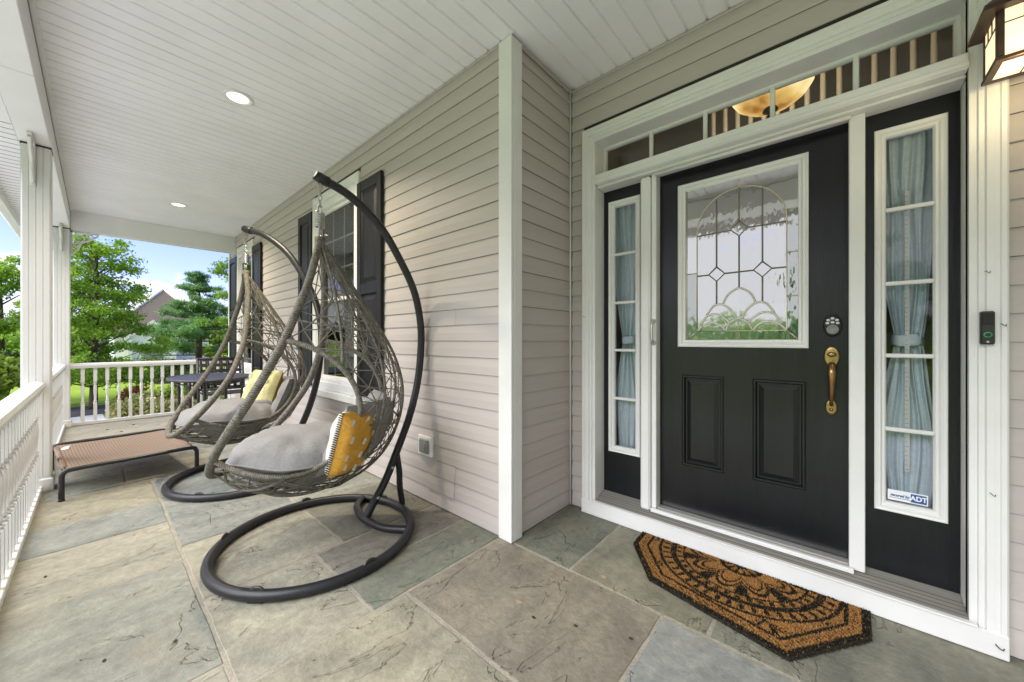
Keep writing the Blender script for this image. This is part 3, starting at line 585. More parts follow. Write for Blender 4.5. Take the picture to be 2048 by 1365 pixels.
MB().box(.043, .0985, 2.342, 2.43, .125, 2.2475).build('jamb', 'white', ec, .003)
MB().box(-.88, .060, 2.310, 2.334, .118, .140).build('bottom_track', 'white', ec, .003)
MB().box(-.85, .042, 2.345, 2.395, .128, .146).build('threshold', 'alu', ec, .003)
MB().tube([(-.86, 2.325, 2.238), (.050, 2.325, 2.238)], .0105, 10).build('top_track', 'white', ec)
sc_ = thing('screen_housing', 'tall white retractable screen housing with a small pull handle', 'screen door')
MB().box(-.946, -.884, 2.312, 2.40, .118, 2.238).build('housing', 'white', sc_, .010)
MB().lathe([(.012, -.004), (.016, .004), (.010, .012)], 10, (-.868, 2.329, 1.318), 'y').lathe([(.012, -.004), (.016, .004), (.010, .012)], 10, (-.868, 2.329, 1.180), 'y').tube(smooth_path([(-.868, 2.325, 1.318), (-.868, 2.306, 1.30), (-.868, 2.302, 1.25), (-.868, 2.306, 1.20), (-.868, 2.325, 1.18)], 4), .008, 8).build('pull_handle', 'alu', sc_)
tw = thing('transom_window', 'long low transom window with five panes over the door', 'window')
MB().frame(-1.245, .390, 2.326, 2.564, [(0, 2.43), (0, 2.398), (.012, 2.398), (.016, 2.41), (.016, 2.43)]).build('sash', 'white', tw)
for x in (-.909, -.587, -.258, .069): MB().box(x - .011, x + .011, 2.397, 2.418, 2.335, 2.555).build('muntin', 'white', tw, .003)
for a, b_ in zip((-1.235, -.909, -.587, -.258, .069), (-.909, -.587, -.258, .069, .38)): MB().box(a + .002, b_ - .002, 2.420, 2.423, 2.336, 2.556).build('pane', 'glass', tw)

DY = 2.400
fd = thing('front_door', 'black front door with arched leaded glass and brass handle', 'door', (0, 0, 0))
# slab with openings cut for the glass and the two panels
def slab(x0, x1, z0, z1, holes, y0, y1):
    xs = sorted({x0, x1, *[h[0] for h in holes], *[h[1] for h in holes]}); zs = sorted({z0, z1, *[h[2] for h in holes], *[h[3] for h in holes]})
    m_ = MB(); idx = {}
    vs = [(x, y0, z) for x in xs for z in zs]; nz = len(zs); fs = []
    for i in range(len(xs) - 1):
        for j in range(nz - 1):
            cx, cz = (xs[i] + xs[i + 1]) / 2, (zs[j] + zs[j + 1]) / 2
            if any(h[0] < cx < h[1] and h[2] < cz < h[3] for h in holes): continue
            fs.append((i * nz + j, (i + 1) * nz + j, (i + 1) * nz + j + 1, i * nz + j + 1))
    m_.add(vs, fs); m_.add([(x0, y0, z0), (x1, y0, z0), (x1, y0, z1), (x0, y0, z1), (x0, y1, z0), (x1, y1, z0), (x1, y1, z1), (x0, y1, z1)], [(0, 1, 5, 4), (1, 2, 6, 5), (2, 3, 7, 6), (3, 0, 4, 7)])
    return m_
P1, P2, GL = (-.717, -.488, .428, .986), (-.348, -.117, .428, .986), (-.70, -.135, 1.19, 2.12)
slab(-.850, .0415, .148, 2.2465, [P1, P2, GL], DY, DY + .04).build('slab', 'black', fd)
for h_ in (P1, P2): MB().frame(*h_, [(0, DY), (.006, DY - .006), (.014, DY - .005), (.020, DY + .010), (.028, DY + .010), (.052, DY - .001)], True).build('raised_panel', 'black', fd)
gf = MB().frame(-.738, -.107, 1.157, 2.152, [(0, DY + .001), (0, DY - .012), (.006, DY - .016), (.014, DY - .012), (.022, DY - .014), (.030, DY - .004), (.040, DY - .003), (.044, DY + .008)]).build('glass_frame', 'white', fd)
gy = DY + .006
MB().box(-.700, -.136, gy, gy + .004, 1.19, 2.122).build('glass_pane', 'dglass', fd)
cxm = -.4145
def arch_poly():
    a = [(-.632, 1.25), (-.632, 1.845)] + [(cxm - .2175 * math.cos(math.pi * i / 20), 1.845 + .2175 * math.sin(math.pi * i / 20)) for i in range(1, 20)] + [(-.197, 1.845), (-.197, 1.25)]
    return a
wav = [(p[0], p[1]) for p in [(-.413, 1.40), (-.413, 2.0625)] + [(cxm + .2175 * math.sin(math.pi / 2 * i / 10), 1.845 + .2175 * math.cos(math.pi / 2 * i / 10)) for i in range(1, 11)] + [(-.197, 1.40)]]
MB().prism(wav, gy - .0015, gy - .0005).build('water_glass', 'dglass_wavy', fd)
wl = [(-.632, 1.80), (-.413, 1.80), (-.413, 2.0625)] + [(cxm - .2175 * math.sin(math.pi / 2 * i / 10), 1.845 + .2175 * math.cos(math.pi / 2 * i / 10)) for i in range(1, 11)]
MB().prism(wl, gy - .0015, gy - .0005).build('water_glass', 'dglass_wavy', fd)
MB().prism([(-.692, 1.197), (-.632, 1.25), (-.197, 1.25), (-.143, 1.197)], gy - .0015, gy - .0005).build('border_glass', 'dglass_bevel', fd)
MB().prism([(-.195, 1.252), (-.195, 1.885), (-.143, 1.885), (-.143, 1.199)], gy - .0015, gy - .0005).build('border_glass', 'dglass_bevel', fd)
MB().prism([(-.692, 1.199), (-.692, 1.60), (-.634, 1.60), (-.634, 1.252)], gy - .0015, gy - .0005).build('border_glass', 'dglass_bevel', fd)
def came(paths, name, m, r=.0038):
    m_ = MB()
    for p in paths: m_.tube([(a, gy - .002, b_) for a, b_ in p], r, 6, up=(0, 1, 0))
    m_.build(name, m, fd)
came([arch_poly() + [(-.632, 1.25)], [(-.690, 1.199), (-.690, 2.112), (-.145, 2.112), (-.145, 1.199), (-.690, 1.199)], [(-.632, 1.25), (-.690, 1.199)], [(-.197, 1.25), (-.145, 1.199)], [(-.413, 2.112), (-.413, 2.0625)], [(-.197, 1.885), (-.145, 1.885)], [(-.197, 1.66), (-.145, 1.66)], [(-.197, 1.43), (-.145, 1.43)], [(-.69, 1.60), (-.632, 1.60)], [(-.413, 1.25), (-.413, 1.199)]], 'brass_came', 'came', .0033)
dm = .042
V = [[(-.527, 2.02), (-.527, 1.584 + dm)], [(-.527, 1.584 - dm), (-.527, 1.41)], [(-.413, 2.06), (-.413, 1.829 + dm)], [(-.413, 1.829 - dm), (-.413, 1.492)], [(-.303, 2.03), (-.303, 1.585 + dm)], [(-.303, 1.585 - dm), (-.303, 1.41)],
     [(-.632, 1.823), (-.413 - dm, 1.826)], [(-.413 + dm, 1.826), (-.197, 1.823)], [(-.632, 1.583), (-.527 - dm, 1.583)], [(-.527 + dm, 1.583), (-.303 - dm, 1.584)], [(-.303 + dm, 1.584), (-.197, 1.583)]]
for x, z in ((-.413, 1.829), (-.527, 1.584), (-.303, 1.585)): V.append([(x, z + dm), (x + dm, z), (x, z - dm), (x - dm, z), (x, z + dm)])
came(V, 'lead_came', 'lead', .0044)
sh = [[(-.493, 1.405), (-.475, 1.45), (-.445, 1.478), (-.413, 1.492), (-.381, 1.478), (-.352, 1.45), (-.334, 1.405)]]
for s in (-1, 1):
    f = lambda pts: [(cxm + s * a, b_) for a, b_ in pts]
    sh += [f(p) for p in ([(.218, 1.25), (.18, 1.288), (.135, 1.300), (.09, 1.282), (.066, 1.25)], [(.197, 1.285), (.165, 1.338), (.115, 1.350), (.07, 1.325), (.045, 1.295)], [(.165, 1.345), (.128, 1.398), (.085, 1.405), (.04, 1.37), (.012, 1.315)], [(.066, 1.25), (.05, 1.288), (.025, 1.31), (0, 1.318)])]
sh = [[tuple(q)[:2] for q in [(v[0], v[1]) for v in [(p_.x, p_.z) for p_ in smooth_path([(a, 0, b_) for a, b_ in p], 5)]]] for p in sh]
came(sh, 'shell_came', 'shellc', .0058)
# lock and handle
kp = MB().lathe([(.036, 0), (.036, -.012), (.031, -.020)], 20, (-.015, DY, 1.270), 'y', sy=1.5).build('keypad_lock', 'keypad', fd)
bm_ = MB().lathe([(.0062, 0), (.0062, -.004), (.004, -.0055)], 10, (0, 0, 0), 'y', sx=1.25).mesh('key_button', 'btn')
for a, b_ in ((0, 1.304), (-.016, 1.296), (.016, 1.296), (-.019, 1.281), (0, 1.285), (.019, 1.281)): link('key_button', bm_, kp, (-.015 + a, DY - .0195, b_))
MB().lathe([(.0235, 0), (.0235, -.005), (.020, -.009), (.018, -.006)], 18, (-.015, DY - .018, 1.250), 'y').build('cylinder', 'outlet', kp)
hd = MB().lathe([(.031, 0), (.031, -.006), (.027, -.012), (.022, -.013)], 22, (-.018, DY, 1.118), 'y', sy=1.72).lathe([(.024, 0), (.024, -.006), (.020, -.011), (.016, -.012)], 20, (-.020, DY, .868), 'y', sy=1.72).build('handle_plate', 'brass', fd)
gp = smooth_path([(-.018, DY - .010, 1.082), (-.018, DY - .040, 1.078), (-.018, DY - .058, 1.045), (-.018, DY - .058, 1.0), (-.019, DY - .050, .95), (-.020, DY - .036, .905), (-.020, DY - .012, .880)], 5)
MB().tube(gp, list(np.interp(np.linspace(0, 1, len(gp)), [0, .15, .35, .6, .8, 1], [.010, .014, .0165, .011, .0075, .008])), 12).build('grip', 'copper', fd)
MB().lathe([(.009, 0), (.012, -.008), (.008, -.014)], 12, (-.018, DY - .012, 1.128), 'y', sx=1.5).lathe([(.005, 0), (.008, -.006), (.003, -.010)], 10, (-.020, DY - .011, .858), 'y').build('thumb_latch', 'brass', fd)

def sidelight(x0, x1, fx0, fx1, label):
    t = thing('sidelight', label, 'sidelight', (0, 0, 0), 0, 'black sidelights beside the front door')
    slab(x0, x1, .130, 2.2475, [(fx0 + .03, fx1 - .03, .45, 2.14)], DY, DY + .035).build('panel', 'black', t)
    MB().frame(fx0, fx1, .419, 2.165, [(0, DY + .001), (0, DY - .010), (.004, DY - .013), (.012, DY - .010), (.020, DY - .011), (.026, DY - .002), (.034, DY - .001), (.040, DY + .010), (.040, DY + .03)]).build('glass_frame', 'white', t)
    for z in (1.792, 1.456, 1.128, .793): MB().box(fx0 + .036, fx1 - .036, DY - .006, DY + .012, z - .009, z + .009).build('muntin', 'white', t, .004)
    zs = (.455, .793, 1.128, 1.456, 1.792, 2.130)
    for a, b_ in zip(zs, zs[1:]): MB().box(fx0 + .036, fx1 - .036, DY + .013, DY + .016, a + .001, b_ - .001).build('pane', 'glass', t)
    return t
sidelight(-1.2435, -.93, -1.205, -.978, 'narrow black sidelight left of the door beyond the screen housing')
sidelight(.0985, .3885, .131, .354, 'black sidelight right of the door with the security sticker')
def curtain(x0, x1, label, tie):
    t = thing('curtain', label, 'curtain', (0, 0, 0), 0, 'blue grey tied curtains behind the sidelights'); cx = (x0 + x1) / 2; hw = (x1 - x0) / 2
    nx, nz = 96, 60; vs, fs = [], []
    for j in range(nz + 1):
        z = .44 + (2.16 - .44) * j / nz; d = abs(z - 1.19)
        pin = .46 + .54 * min(1, (d / (.50 if z > 1.19 else .36))) ** .8
        if z < .62: pin -= .14 * (.62 - z) / .2
        for i in range(nx + 1):
            u = i / nx * 2 - 1
            vs.append((cx + u * hw * pin + .006 * math.sin(z * 9 + u * 3) + tie * (1 - pin) * .2, 2.472 + (.011 + .006 * (1 - pin)) * math.sin(u * 13 + .9 * math.sin(z * 2.2) + .6 * math.sin(z * 5 + u * 2)) + .005 * math.sin(u * 29 + z), z))
    for j in range(nz):
        for i in range(nx): a = j * (nx + 1) + i; fs.append((a, a + 1, a + nx + 2, a + nx + 1))
    MB().add(vs, fs, True).build('drape', 'curtain', t)
    w = hw * .50; c2 = cx + tie * .54 * .2
    MB().tube([(c2 - w, 2.472, 1.20), (c2 - w * .5, 2.442, 1.195), (c2 + w * .5, 2.442, 1.20), (c2 + w, 2.472, 1.205)], .028, 8, flat=.22, up=(0, 0, 1)).build('tie_band', 'curtain', t)
curtain(-1.185, -.985, 'blue grey curtain gathered behind the left sidelight', -.04); curtain(.150, .335, 'blue grey curtain gathered behind the right sidelight', .0)
tp = thing('measuring_strip', 'narrow white marked strip hanging behind the right sidelight', 'measuring strip')
MB().box(.232, .247, 2.436, 2.438, .60, 1.875).build('strip', 'tape', tp)
k_ = MB()
for i in range(60): k_.box(.233, .240 if i % 5 else .245, 2.4352, 2.4358, .61 + i * .021, .6115 + i * .021)
k_.build('tick_marks', 'ink', tp)
stk_ = thing('security_sticker', 'white and blue security sticker at the foot of the right sidelight', 'sticker')
MB().box(.176, .300, DY + .0108, DY + .0122, .469, .516).build('card', 'paper', stk_, 0)
MB().box(.248, .296, DY + .0098, DY + .0106, .474, .511).build('blue_box', 'blue', stk_)
MB().box(.181, .246, DY + .0098, DY + .0106, .480, .4815).build('rule', 'blue', stk_)
def text(body, size, loc, m, name, parent, shear=0, bold=0, sx=1):
    c = bpy.data.curves.new(name, 'FONT'); c.body = body; c.size = size; c.align_x = 'CENTER'; c.align_y = 'CENTER'; c.shear = shear; c.extrude = .0003; c.offset = bold; c.materials.append(M[m])
    f = bpy.data.objects.new(name, c); C.objects.link(f); bpy.context.view_layer.update()
    me = bpy.data.meshes.new_from_object(f.evaluated_get(bpy.context.evaluated_depsgraph_get())); bpy.data.objects.remove(f)
    o = bpy.data.objects.new(name, me); C.objects.link(o); o.parent = parent; o.location = loc; o.rotation_euler = (R(90), 0, 0); o.scale = (sx, 1, 1); o['kind'] = 'stuff'; return o
text('ADT', .029, (.272, DY + .0090, .4925), 'paper', 'logo_lettering', stk_, 0, .0009, .86)
text('secured by', .0165, (.2135, DY + .0094, .493), 'blue', 'lettering', stk_, .25, .0005, .82)

# foyer behind the door
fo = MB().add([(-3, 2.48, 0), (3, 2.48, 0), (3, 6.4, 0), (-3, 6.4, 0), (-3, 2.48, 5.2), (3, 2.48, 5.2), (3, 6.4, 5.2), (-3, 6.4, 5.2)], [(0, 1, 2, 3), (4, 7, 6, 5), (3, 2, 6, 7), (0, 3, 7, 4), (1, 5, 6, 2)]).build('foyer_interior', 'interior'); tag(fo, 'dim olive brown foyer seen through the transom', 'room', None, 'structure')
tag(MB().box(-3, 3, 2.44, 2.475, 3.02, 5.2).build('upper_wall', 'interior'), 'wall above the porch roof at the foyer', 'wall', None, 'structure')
pl = thing('pendant_lamp', 'glowing amber bowl lamp hanging in the foyer', 'pendant lamp', (-.445, 4.0, 3.27))
MB().lathe([(.02, 0), (.12, .012), (.20, .045), (.27, .10), (.31, .165), (.30, .165), (.25, .10), (.1, .03), (.01, .02)], 28).build('bowl', 'bowl', pl)
MB().lathe([(.005, -.10), (.03, -.075), (.018, -.05), (.06, -.02), (.045, .012), (.02, .02)], 14).tube([(0, 0, 0), (0, 0, 1.9)], .008, 6).build('finial_rod', 'bronze', pl)
pt = bpy.data.lights.new('foyer_bulb', 'POINT'); pt.energy = 11; pt.color = (1, .90, .74); pt.shadow_soft_size = .12; po = bpy.data.objects.new('foyer_bulb', pt); C.objects.link(po); po.location = (-.445, 4.0, 3.52)
sb = thing('stair_balustrade', 'row of tan tapered spindles across the foyer gallery', 'balustrade')
spm = MB().lathe([(.022, 0), (.022, .25), (.016, .30), (.026, .36), (.023, .8), (.018, 1.4), (.016, 2.0)], 8).mesh('spindle', 'tan')
for i in range(16): link('spindle', spm, sb, (-1.13 + i * .128, 5.0, 3.3))
MB().box(-1.2, 1.0, 4.96, 5.04, 5.1, 5.16).build('hand_rail', 'tan', sb); MB().box(-1.2, 1.0, 4.95, 5.4, 3.05, 3.3).build('landing', 'interior', sb)

# doorbell, wall lantern, outlet, hooks
db = thing('doorbell', 'slim black camera doorbell with a green lit button', 'doorbell', (.4275, 2.25, 1.245))
MB().box(-.0175, .0175, -.022, .004, -.063, .063).build('body', 'keypad', db, .004)
MB().box(-.013, .013, -.0235, -.0215, .012, .056).build('camera_window', 'glassy' if 'glassy' in M else 'black', db, .003)
MB().lathe([(.0105, 0), (.0105, -.003), (.008, -.004)], 18, (0, -.022, -.026), 'y').build('button_ring', 'led', db)
MB().lathe([(.0072, 0), (.0072, -.0055), (.004, -.006)], 16, (0, -.022, -.026), 'y').build('button', 'keypad', db)
MB().lathe([(.004, 0), (.003, -.003)], 8, (0, -.022, -.053), 'y').build('sensor', 'btn', db)
lt = thing('wall_lantern', 'bronze craftsman lantern with lit amber glass right of the door', 'lantern', (.49, 2.12, 2.15))
w, d_, hh = .08, .08, .185
for sx in (-1, 1):
    for sy in (-1, 1): MB().box(sx * w - (.018 if sx > 0 else 0), sx * w + (.018 if sx < 0 else 0), sy * d_ - (.018 if sy > 0 else 0), sy * d_ + (.018 if sy < 0 else 0), .012, hh).build('lantern_post', 'bronze', lt, .002)
fb = MB()
for a, b_, c, e in ((-w - .004, w + .004, -d_ - .004, -d_ + .018), (-w - .004, w + .004, d_ - .018, d_ + .004), (-w - .004, -w + .018, -d_ + .018, d_ - .018), (w - .018, w + .004, -d_ + .018, d_ - .018)): fb.box(a, b_, c, e, 0, .014)
fb.build('base_frame', 'bronze', lt, .002)
MB().box(-w + .018, w - .018, -d_ + .018, d_ - .018, .004, .007).build('bottom_glass', 'artglass', lt)
MB().box(-w + .016, w - .016, -d_ + .003, -d_ + .006, .012, hh).build('glass_panel', 'artglass', lt); MB().box(-w + .016, w - .016, d_ - .006, d_ - .003, .012, hh).build('glass_panel', 'artglass', lt)
MB().box(-w + .003, -w + .006, -d_ + .016, d_ - .016, .012, hh).build('glass_panel', 'artglass', lt); MB().box(w - .006, w - .003, -d_ + .016, d_ - .016, .012, hh).build('glass_panel', 'artglass', lt)
for s in (-1, 1):
    def gbar(*a): MB().box(*a).build('glazing_bar', 'bronze', lt)
    gbar(-w + .016, w - .016, s * (d_ - .0015) - .0015, s * (d_ - .0015) + .0015, .125, .128); gbar(s * (w - .0015) - .0015, s * (w - .0015) + .0015, -d_ + .016, d_ - .016, .125, .128)
    for q in (-.022, .022): gbar(q - .0015, q + .0015, s * (d_ - .0015) - .0015, s * (d_ - .0015) + .0015, .128, hh); gbar(s * (w - .0015) - .0015, s * (w - .0015) + .0015, q - .0015, q + .0015, .128, hh)
gbar(-.0015, .0015, -d_ + .018, d_ - .018, .0005, .0035)
e_ = .112
MB().add([(-e_, -e_, hh - .012), (e_, -e_, hh - .012), (e_, e_ - .01, hh - .012), (-e_, e_ - .01, hh - .012), (-e_, -e_, hh + .004), (e_, -e_, hh + .004), (e_, e_ - .01, hh + .004), (-e_, e_ - .01, hh + .004), (-.03, -.03, hh + .09), (.03, -.03, hh + .09), (.03, .03, hh + .09), (-.03, .03, hh + .09)], [(0, 3, 2, 1), (0, 1, 5, 4), (1, 2, 6, 5), (2, 3, 7, 6), (3, 0, 4, 7), (4, 5, 9, 8), (5, 6, 10, 9), (6, 7, 11, 10), (7, 4, 8, 11), (8, 9, 10, 11)]).build('lantern_roof', 'bronze', lt)
MB().box(-.06, .06, .105, .128, .05, .30).tube([(0, .115, .27), (0, .05, .30), (0, 0, .275)], .010, 8).build('back_plate', 'bronze', lt, 0)
pt = bpy.data.lights.new('lantern_bulb', 'POINT'); pt.energy = .40; pt.color = (1, .78, .45); pt.shadow_soft_size = .03; po = bpy.data.objects.new('lantern_bulb', pt); C.objects.link(po); po.location = (.49, 2.02, 2.10)
ob = thing('outdoor_outlet', 'grey covered outdoor outlet on a white block by the hanging chair stand', 'outlet', (-2.275, 1.616, .418))
MB().box(-.088, .088, -.012, .006, -.072, .072).build('mount_block', 'white', ob, .004)
MB().box(-.052, .052, -.030, -.012, -.050, .050).build('cover', 'outlet', ob, .005)
MB().box(-.036, .030, -.036, -.030, -.032, .022).frame(-.040, .034, -.036, .026, [(0, -.030), (0, -.033), (.006, -.033), (.006, -.030)]).build('lid', 'outlet', ob, 0)
for i, (x, y, z, lb) in enumerate(((.425, 2.247, 1.458, 'tiny dark wire hook on the right casing above the doorbell'), (.462, 2.247, 1.256, 'tiny dark wire hook beside the doorbell'), (.437, 2.247, .615, 'tiny dark wire hook low on the right casing'), (.449, 2.239, .05, 'small open dark hook on the white kick board'), (-2.404, 1.612, 2.04, 'small dark hook on the siding above the outlet'), (-1.318, 2.245, 1.36, 'tiny dark wire hook on the left casing'))):
    big = 1.2 if 'kick' in lb else .75
    tag(MB().tube([(0, .006, .003), (0, -.006, .004), (.006 * big, -.010, -.002), (.012 * big, -.009, -.006), (.015 * big, -.006, .002)], .0016 * big, 5).build('wire_hook', 'ink', None, loc=(x, y, z)), lb, 'hook', 'small wire hooks left on the walls')

def can_light(x, y, label):
    t = thing('recessed_light', label, 'ceiling light', (x, y, 3.0), 0, 'round recessed lights in the porch ceiling')
    MB().lathe([(.098, .001), (.098, -.004), (.090, -.008), (.072, -.006), (.066, .004), (.064, .03)], 30).build('trim_ring', 'white', t)
    MB().lathe([(.066, .0), (.066, -.0015), (.0, -.002)], 30).build('lens', 'lamp', t)
    a = bpy.data.lights.new('downlight', 'AREA'); a.shape = 'DISK'; a.size = .12; a.energy = 7; a.color = (1, .86, .66); a.spread = R(140); o = bpy.data.objects.new('downlight', a); C.objects.link(o); o.parent = t; o.location = (0, 0, -.012)
can_light(-3.337, .699, 'nearer lit round ceiling light'); can_light(-6.577, .728, 'farther lit round ceiling light over the far end')

# ------------------------------------------------------------------ doormat of coir tufts
poly = [(-.895, 2.232), (-.885, 2.075), (-.700, 1.822), (-.135, 1.708), (.100, 2.035), (.104, 2.232)]
mt_ = thing('doormat', 'half octagon coir doormat with a dark medallion pattern', 'doormat', (0, 0, 0))
MB().prism(poly, .001, .014, 'xy').build('backing', 'debris', mt_)
pa = np.array(poly); nxt = np.roll(pa, -1, 0)
def edge_d(P):
    d = np.full(len(P), 9.); ins_ = np.ones(len(P), bool); ed = nxt - pa; ln_ = np.hypot(ed[:, 0], ed[:, 1]); dd = []
    for a, e, l_ in zip(pa, ed, ln_): dd.append(((P[:, 1] - a[1]) * e[0] - (P[:, 0] - a[0]) * e[1]) / l_)
    dd = np.array(dd)
    if dd.mean() < 0: dd = -dd
    return dd
NT = 90000
P = np.c_[rng.uniform(-.90, .11, NT), rng.uniform(1.70, 2.24, NT)]
dd = edge_d(P); P = P[dd.min(0) > .001]; dd = edge_d(P)
d_b = dd[:5].min(0); jit = rng.normal(0, .0018, len(P)); dj = d_b + jit
q = P + rng.normal(0, .0016, P.shape); cx, cy = -.375, 2.235
rr = np.hypot((q[:, 0] - cx) * .98, (q[:, 1] - cy) * 1.02); th = np.arctan2(cy - q[:, 1], q[:, 0] - cx)
dark = (dj < .024) | ((dj > .064) & (dj < .080))
dark |= (np.abs(rr - .318) < .015) | (np.abs(rr - .385) < .008) | (np.abs(rr - .268) < .006)
dark |= (rr > .335) & (rr < .372) & (np.sin(th * 46) > .35)
dark |= (rr > .278) & (rr < .300) & (np.sin(th * 40) > .1)
p8 = np.abs(np.sin(th * 4.5)); i1 = .150 + .085 * p8
inn = rr < .262
dark |= inn & ((np.abs(rr - i1) < .011) | (np.abs(rr - i1 + .04) < .008) | ((rr > i1 + .018) & (np.sin(th * 9 + 1.57) > .55)) | (np.abs(rr - .085) < .010) | (rr < .03) | ((rr < .075) & (np.sin(th * 12) > .2)))
outp = (rr > .398) & (dj > .084)
pet = np.abs(np.sin(th * 5.0 + .3)); hgt = .402 + .105 * pet
tt = (th * 5 + .3) % np.pi - np.pi / 2; fx, fy = tt * .085, rr - .443
fl_r = np.hypot(fx, fy); fl_a = np.arctan2(fy, fx)
dark |= outp & ((np.abs(rr - hgt) < .008) | (np.abs(rr - hgt + .022) < .004) | (fl_r < .013 + .011 * np.cos(fl_a * 5)) | ((rr > hgt + .012) & (np.abs(np.sin(th * 15)) > .93)))
edge_t = (dj > .034) & (dj < .056) & (np.sin((P[:, 0] + P[:, 1] * 1.3) * 230) > .70); dark |= edge_t
n_ = len(P); colr = np.where(dark[:, None], np.array([.022, .020, .014]), np.array([.42, .21, .065])) * rng.uniform(.6, 1.35, (n_, 1)); faded = rng.random(n_) < .10; colr[faded] = np.array([.24, .15, .07]) * rng.uniform(.6, 1.3, (faded.sum(), 1))
ang = rng.uniform(0, 2 * np.pi, n_); lean = rng.uniform(0, .0035, n_); edge_f = d_b < .02; lean[edge_f] *= 3.0; hgt_ = rng.uniform(.005, .009, n_); wd = rng.uniform(.0012, .0020, n_)
la = rng.uniform(0, 2 * np.pi, n_); base = np.c_[P, np.full(n_, .013)]; tip = base + np.c_[np.cos(la) * lean, np.sin(la) * lean, hgt_]
sd = np.c_[np.cos(ang) * wd, np.sin(ang) * wd, np.zeros(n_)]; vv = np.stack([base - sd, base + sd, tip + sd * .7, tip - sd * .7], 1).reshape(-1, 3)
me = bpy.data.meshes.new('coir_pile'); me.from_pydata(vv.tolist(), [], np.arange(n_ * 4).reshape(-1, 4).tolist()); me.materials.append(M['coir'])
ca = me.color_attributes.new('tint', 'FLOAT_COLOR', 'POINT'); ca.data.foreach_set('color', np.repeat(np.c_[colr, np.ones(n_)], 4, 0).ravel())
o = link('coir_pile', me, mt_); o['kind'] = 'stuff'
# ragged fringe down the sides
fv, ff = [], []
for a, b_ in zip(pa[:5], nxt[:5]):
    nn_ = int(np.hypot(*(b_ - a)) * 1600); out_ = np.array([(b_ - a)[1], -(b_ - a)[0]]); out_ /= np.hypot(*out_)
    if np.dot(out_, (a + b_) / 2 - pa.mean(0)) < 0: out_ = -out_
    for i in range(nn_):
        p_ = a + (b_ - a) * random.random(); k = len(fv); z = random.uniform(.002, .018); l_ = random.uniform(.002, .009); t_ = (b_ - a) / np.hypot(*(b_ - a)) * .002; sk_ = random.uniform(-.006, .006) 
        e2 = p_ + out_ * l_ + t_ * sk_ / .002
        fv += [(p_[0] - t_[0], p_[1] - t_[1], z), (p_[0] + t_[0], p_[1] + t_[1], z + .003), (e2[0], e2[1], max(.002, z + random.uniform(-.008, .006)))]; ff.append((k, k + 1, k + 2))
o = MB().add(fv, ff).build('side_fringe', mat('dark_coir', (.028, .025, .018), .95, .1, var=.5, vscale=60), mt_); o['kind'] = 'stuff'

# ------------------------------------------------------------------ hanging chairs
def stand(C_, th, label):
    t = thing('hanging_chair_stand', label, 'chair stand', (*C_, 0), R(th - 90), 'charcoal steel stands of the hanging chairs')
    rg = .523; zc = .028
    ring = [(rg * math.cos(2 * math.pi * i / 72), rg * math.sin(2 * math.pi * i / 72), zc) for i in range(72)]
    MB().tube(ring, .0265, 12, closed=True).build('base_ring', 'steel', t)
    arc = smooth_path([(-.325, .405, zc), (-.22, .315, zc), (-.05, .276, zc), (.10, .285, zc), (.22, .325, zc), (.325, .405, zc)], 6)
    MB().tube(arc, .0245, 10).build('inner_arc', 'steel', t)
    prof = [(-.027, 2.182), (0, 2.172), (.178, 2.112), (.377, 1.964), (.523, 1.761), (.633, 1.555), (.684, 1.347), (.692, 1.163), (.666, .908), (.601, .662), (.504, .432), (.412, .236), (.325, .105), (.284, .035)]
    P_ = smooth_path([(0, a, b_) for a, b_ in prof], 6)
    MB().tube(P_, .0262, 10).build('arm', 'steel', t)
    MB().tube(P_[:7], .0285, 12).tube(P_[5:9], .031, 12).build('arm_tip', 'steel', t)
    sl_ = [p for p in P_ if .30 < p.z < 1.35]
    MB().tube([(p.x + .0255, p.y, p.z) for p in sl_], .0045, 5).tube([(p.x - .0255, p.y, p.z) for p in sl_], .0045, 5).build('weld_seam', 'steel', t)
    MB().tube(smooth_path([(0, .50, .40), (0, .518, .28), (0, .522, .17), (0, .54, .05), (0, .523, .03)], 5), .021, 10).build('brace', 'steel', t)
    bt = MB().lathe([(.012, 0), (.012, .006), (.006, .011)], 8, (0, 0, 0), 'x').mesh('bolt', 'galv')
    for a, b_ in ((.455, .325), (.352, .150)): link('bolt', bt, t, (.025, a, b_))
    cl = MB().tube([(.0, math.cos(q) * .031, .028 + math.sin(q) * .031) for q in np.linspace(-.6, 3.7, 12)], .006, 6, flat=2.6, up=(1, 0, 0)).box(-.014, .014, -.038, .034, .0005, .008).mesh('ring_clip', 'keypad')
    for a in (-128, -47, 8, 172, 110): link('ring_clip', cl, t, (rg * math.cos(R(a)), rg * math.sin(R(a)), 0), R(a))
    MB().tube([(0, .0 + .012 * math.cos(q), 2.137 + .018 * math.sin(q)) for q in np.linspace(-3.6, .5, 10)], .004, 6).build('hook_eye', 'galv', t)
    return t
RT = np.array([(0, 0, 1.80, 0), (.1, -.003, 1.66, .075), (.2, -.02, 1.5, .145), (.3, -.05, 1.34, .222), (.4, -.085, 1.18, .292), (.5, -.14, 1.03, .348), (.6, -.20, .90, .378), (.7, -.28, .77, .375), (.8, -.37, .64, .335), (.9, -.45, .525, .245), (.96, -.487, .47, .145), (1, -.502, .445, 0)])
KT = np.array([(0, 0, 1.80), (.1, .125, 1.62), (.2, .24, 1.44), (.3, .345, 1.27), (.4, .435, 1.09), (.5, .48, .90), (.6, .455, .70), (.7, .35, .495), (.8, .15, .35), (.9, -.155, .315), (1, -.502, .445)])
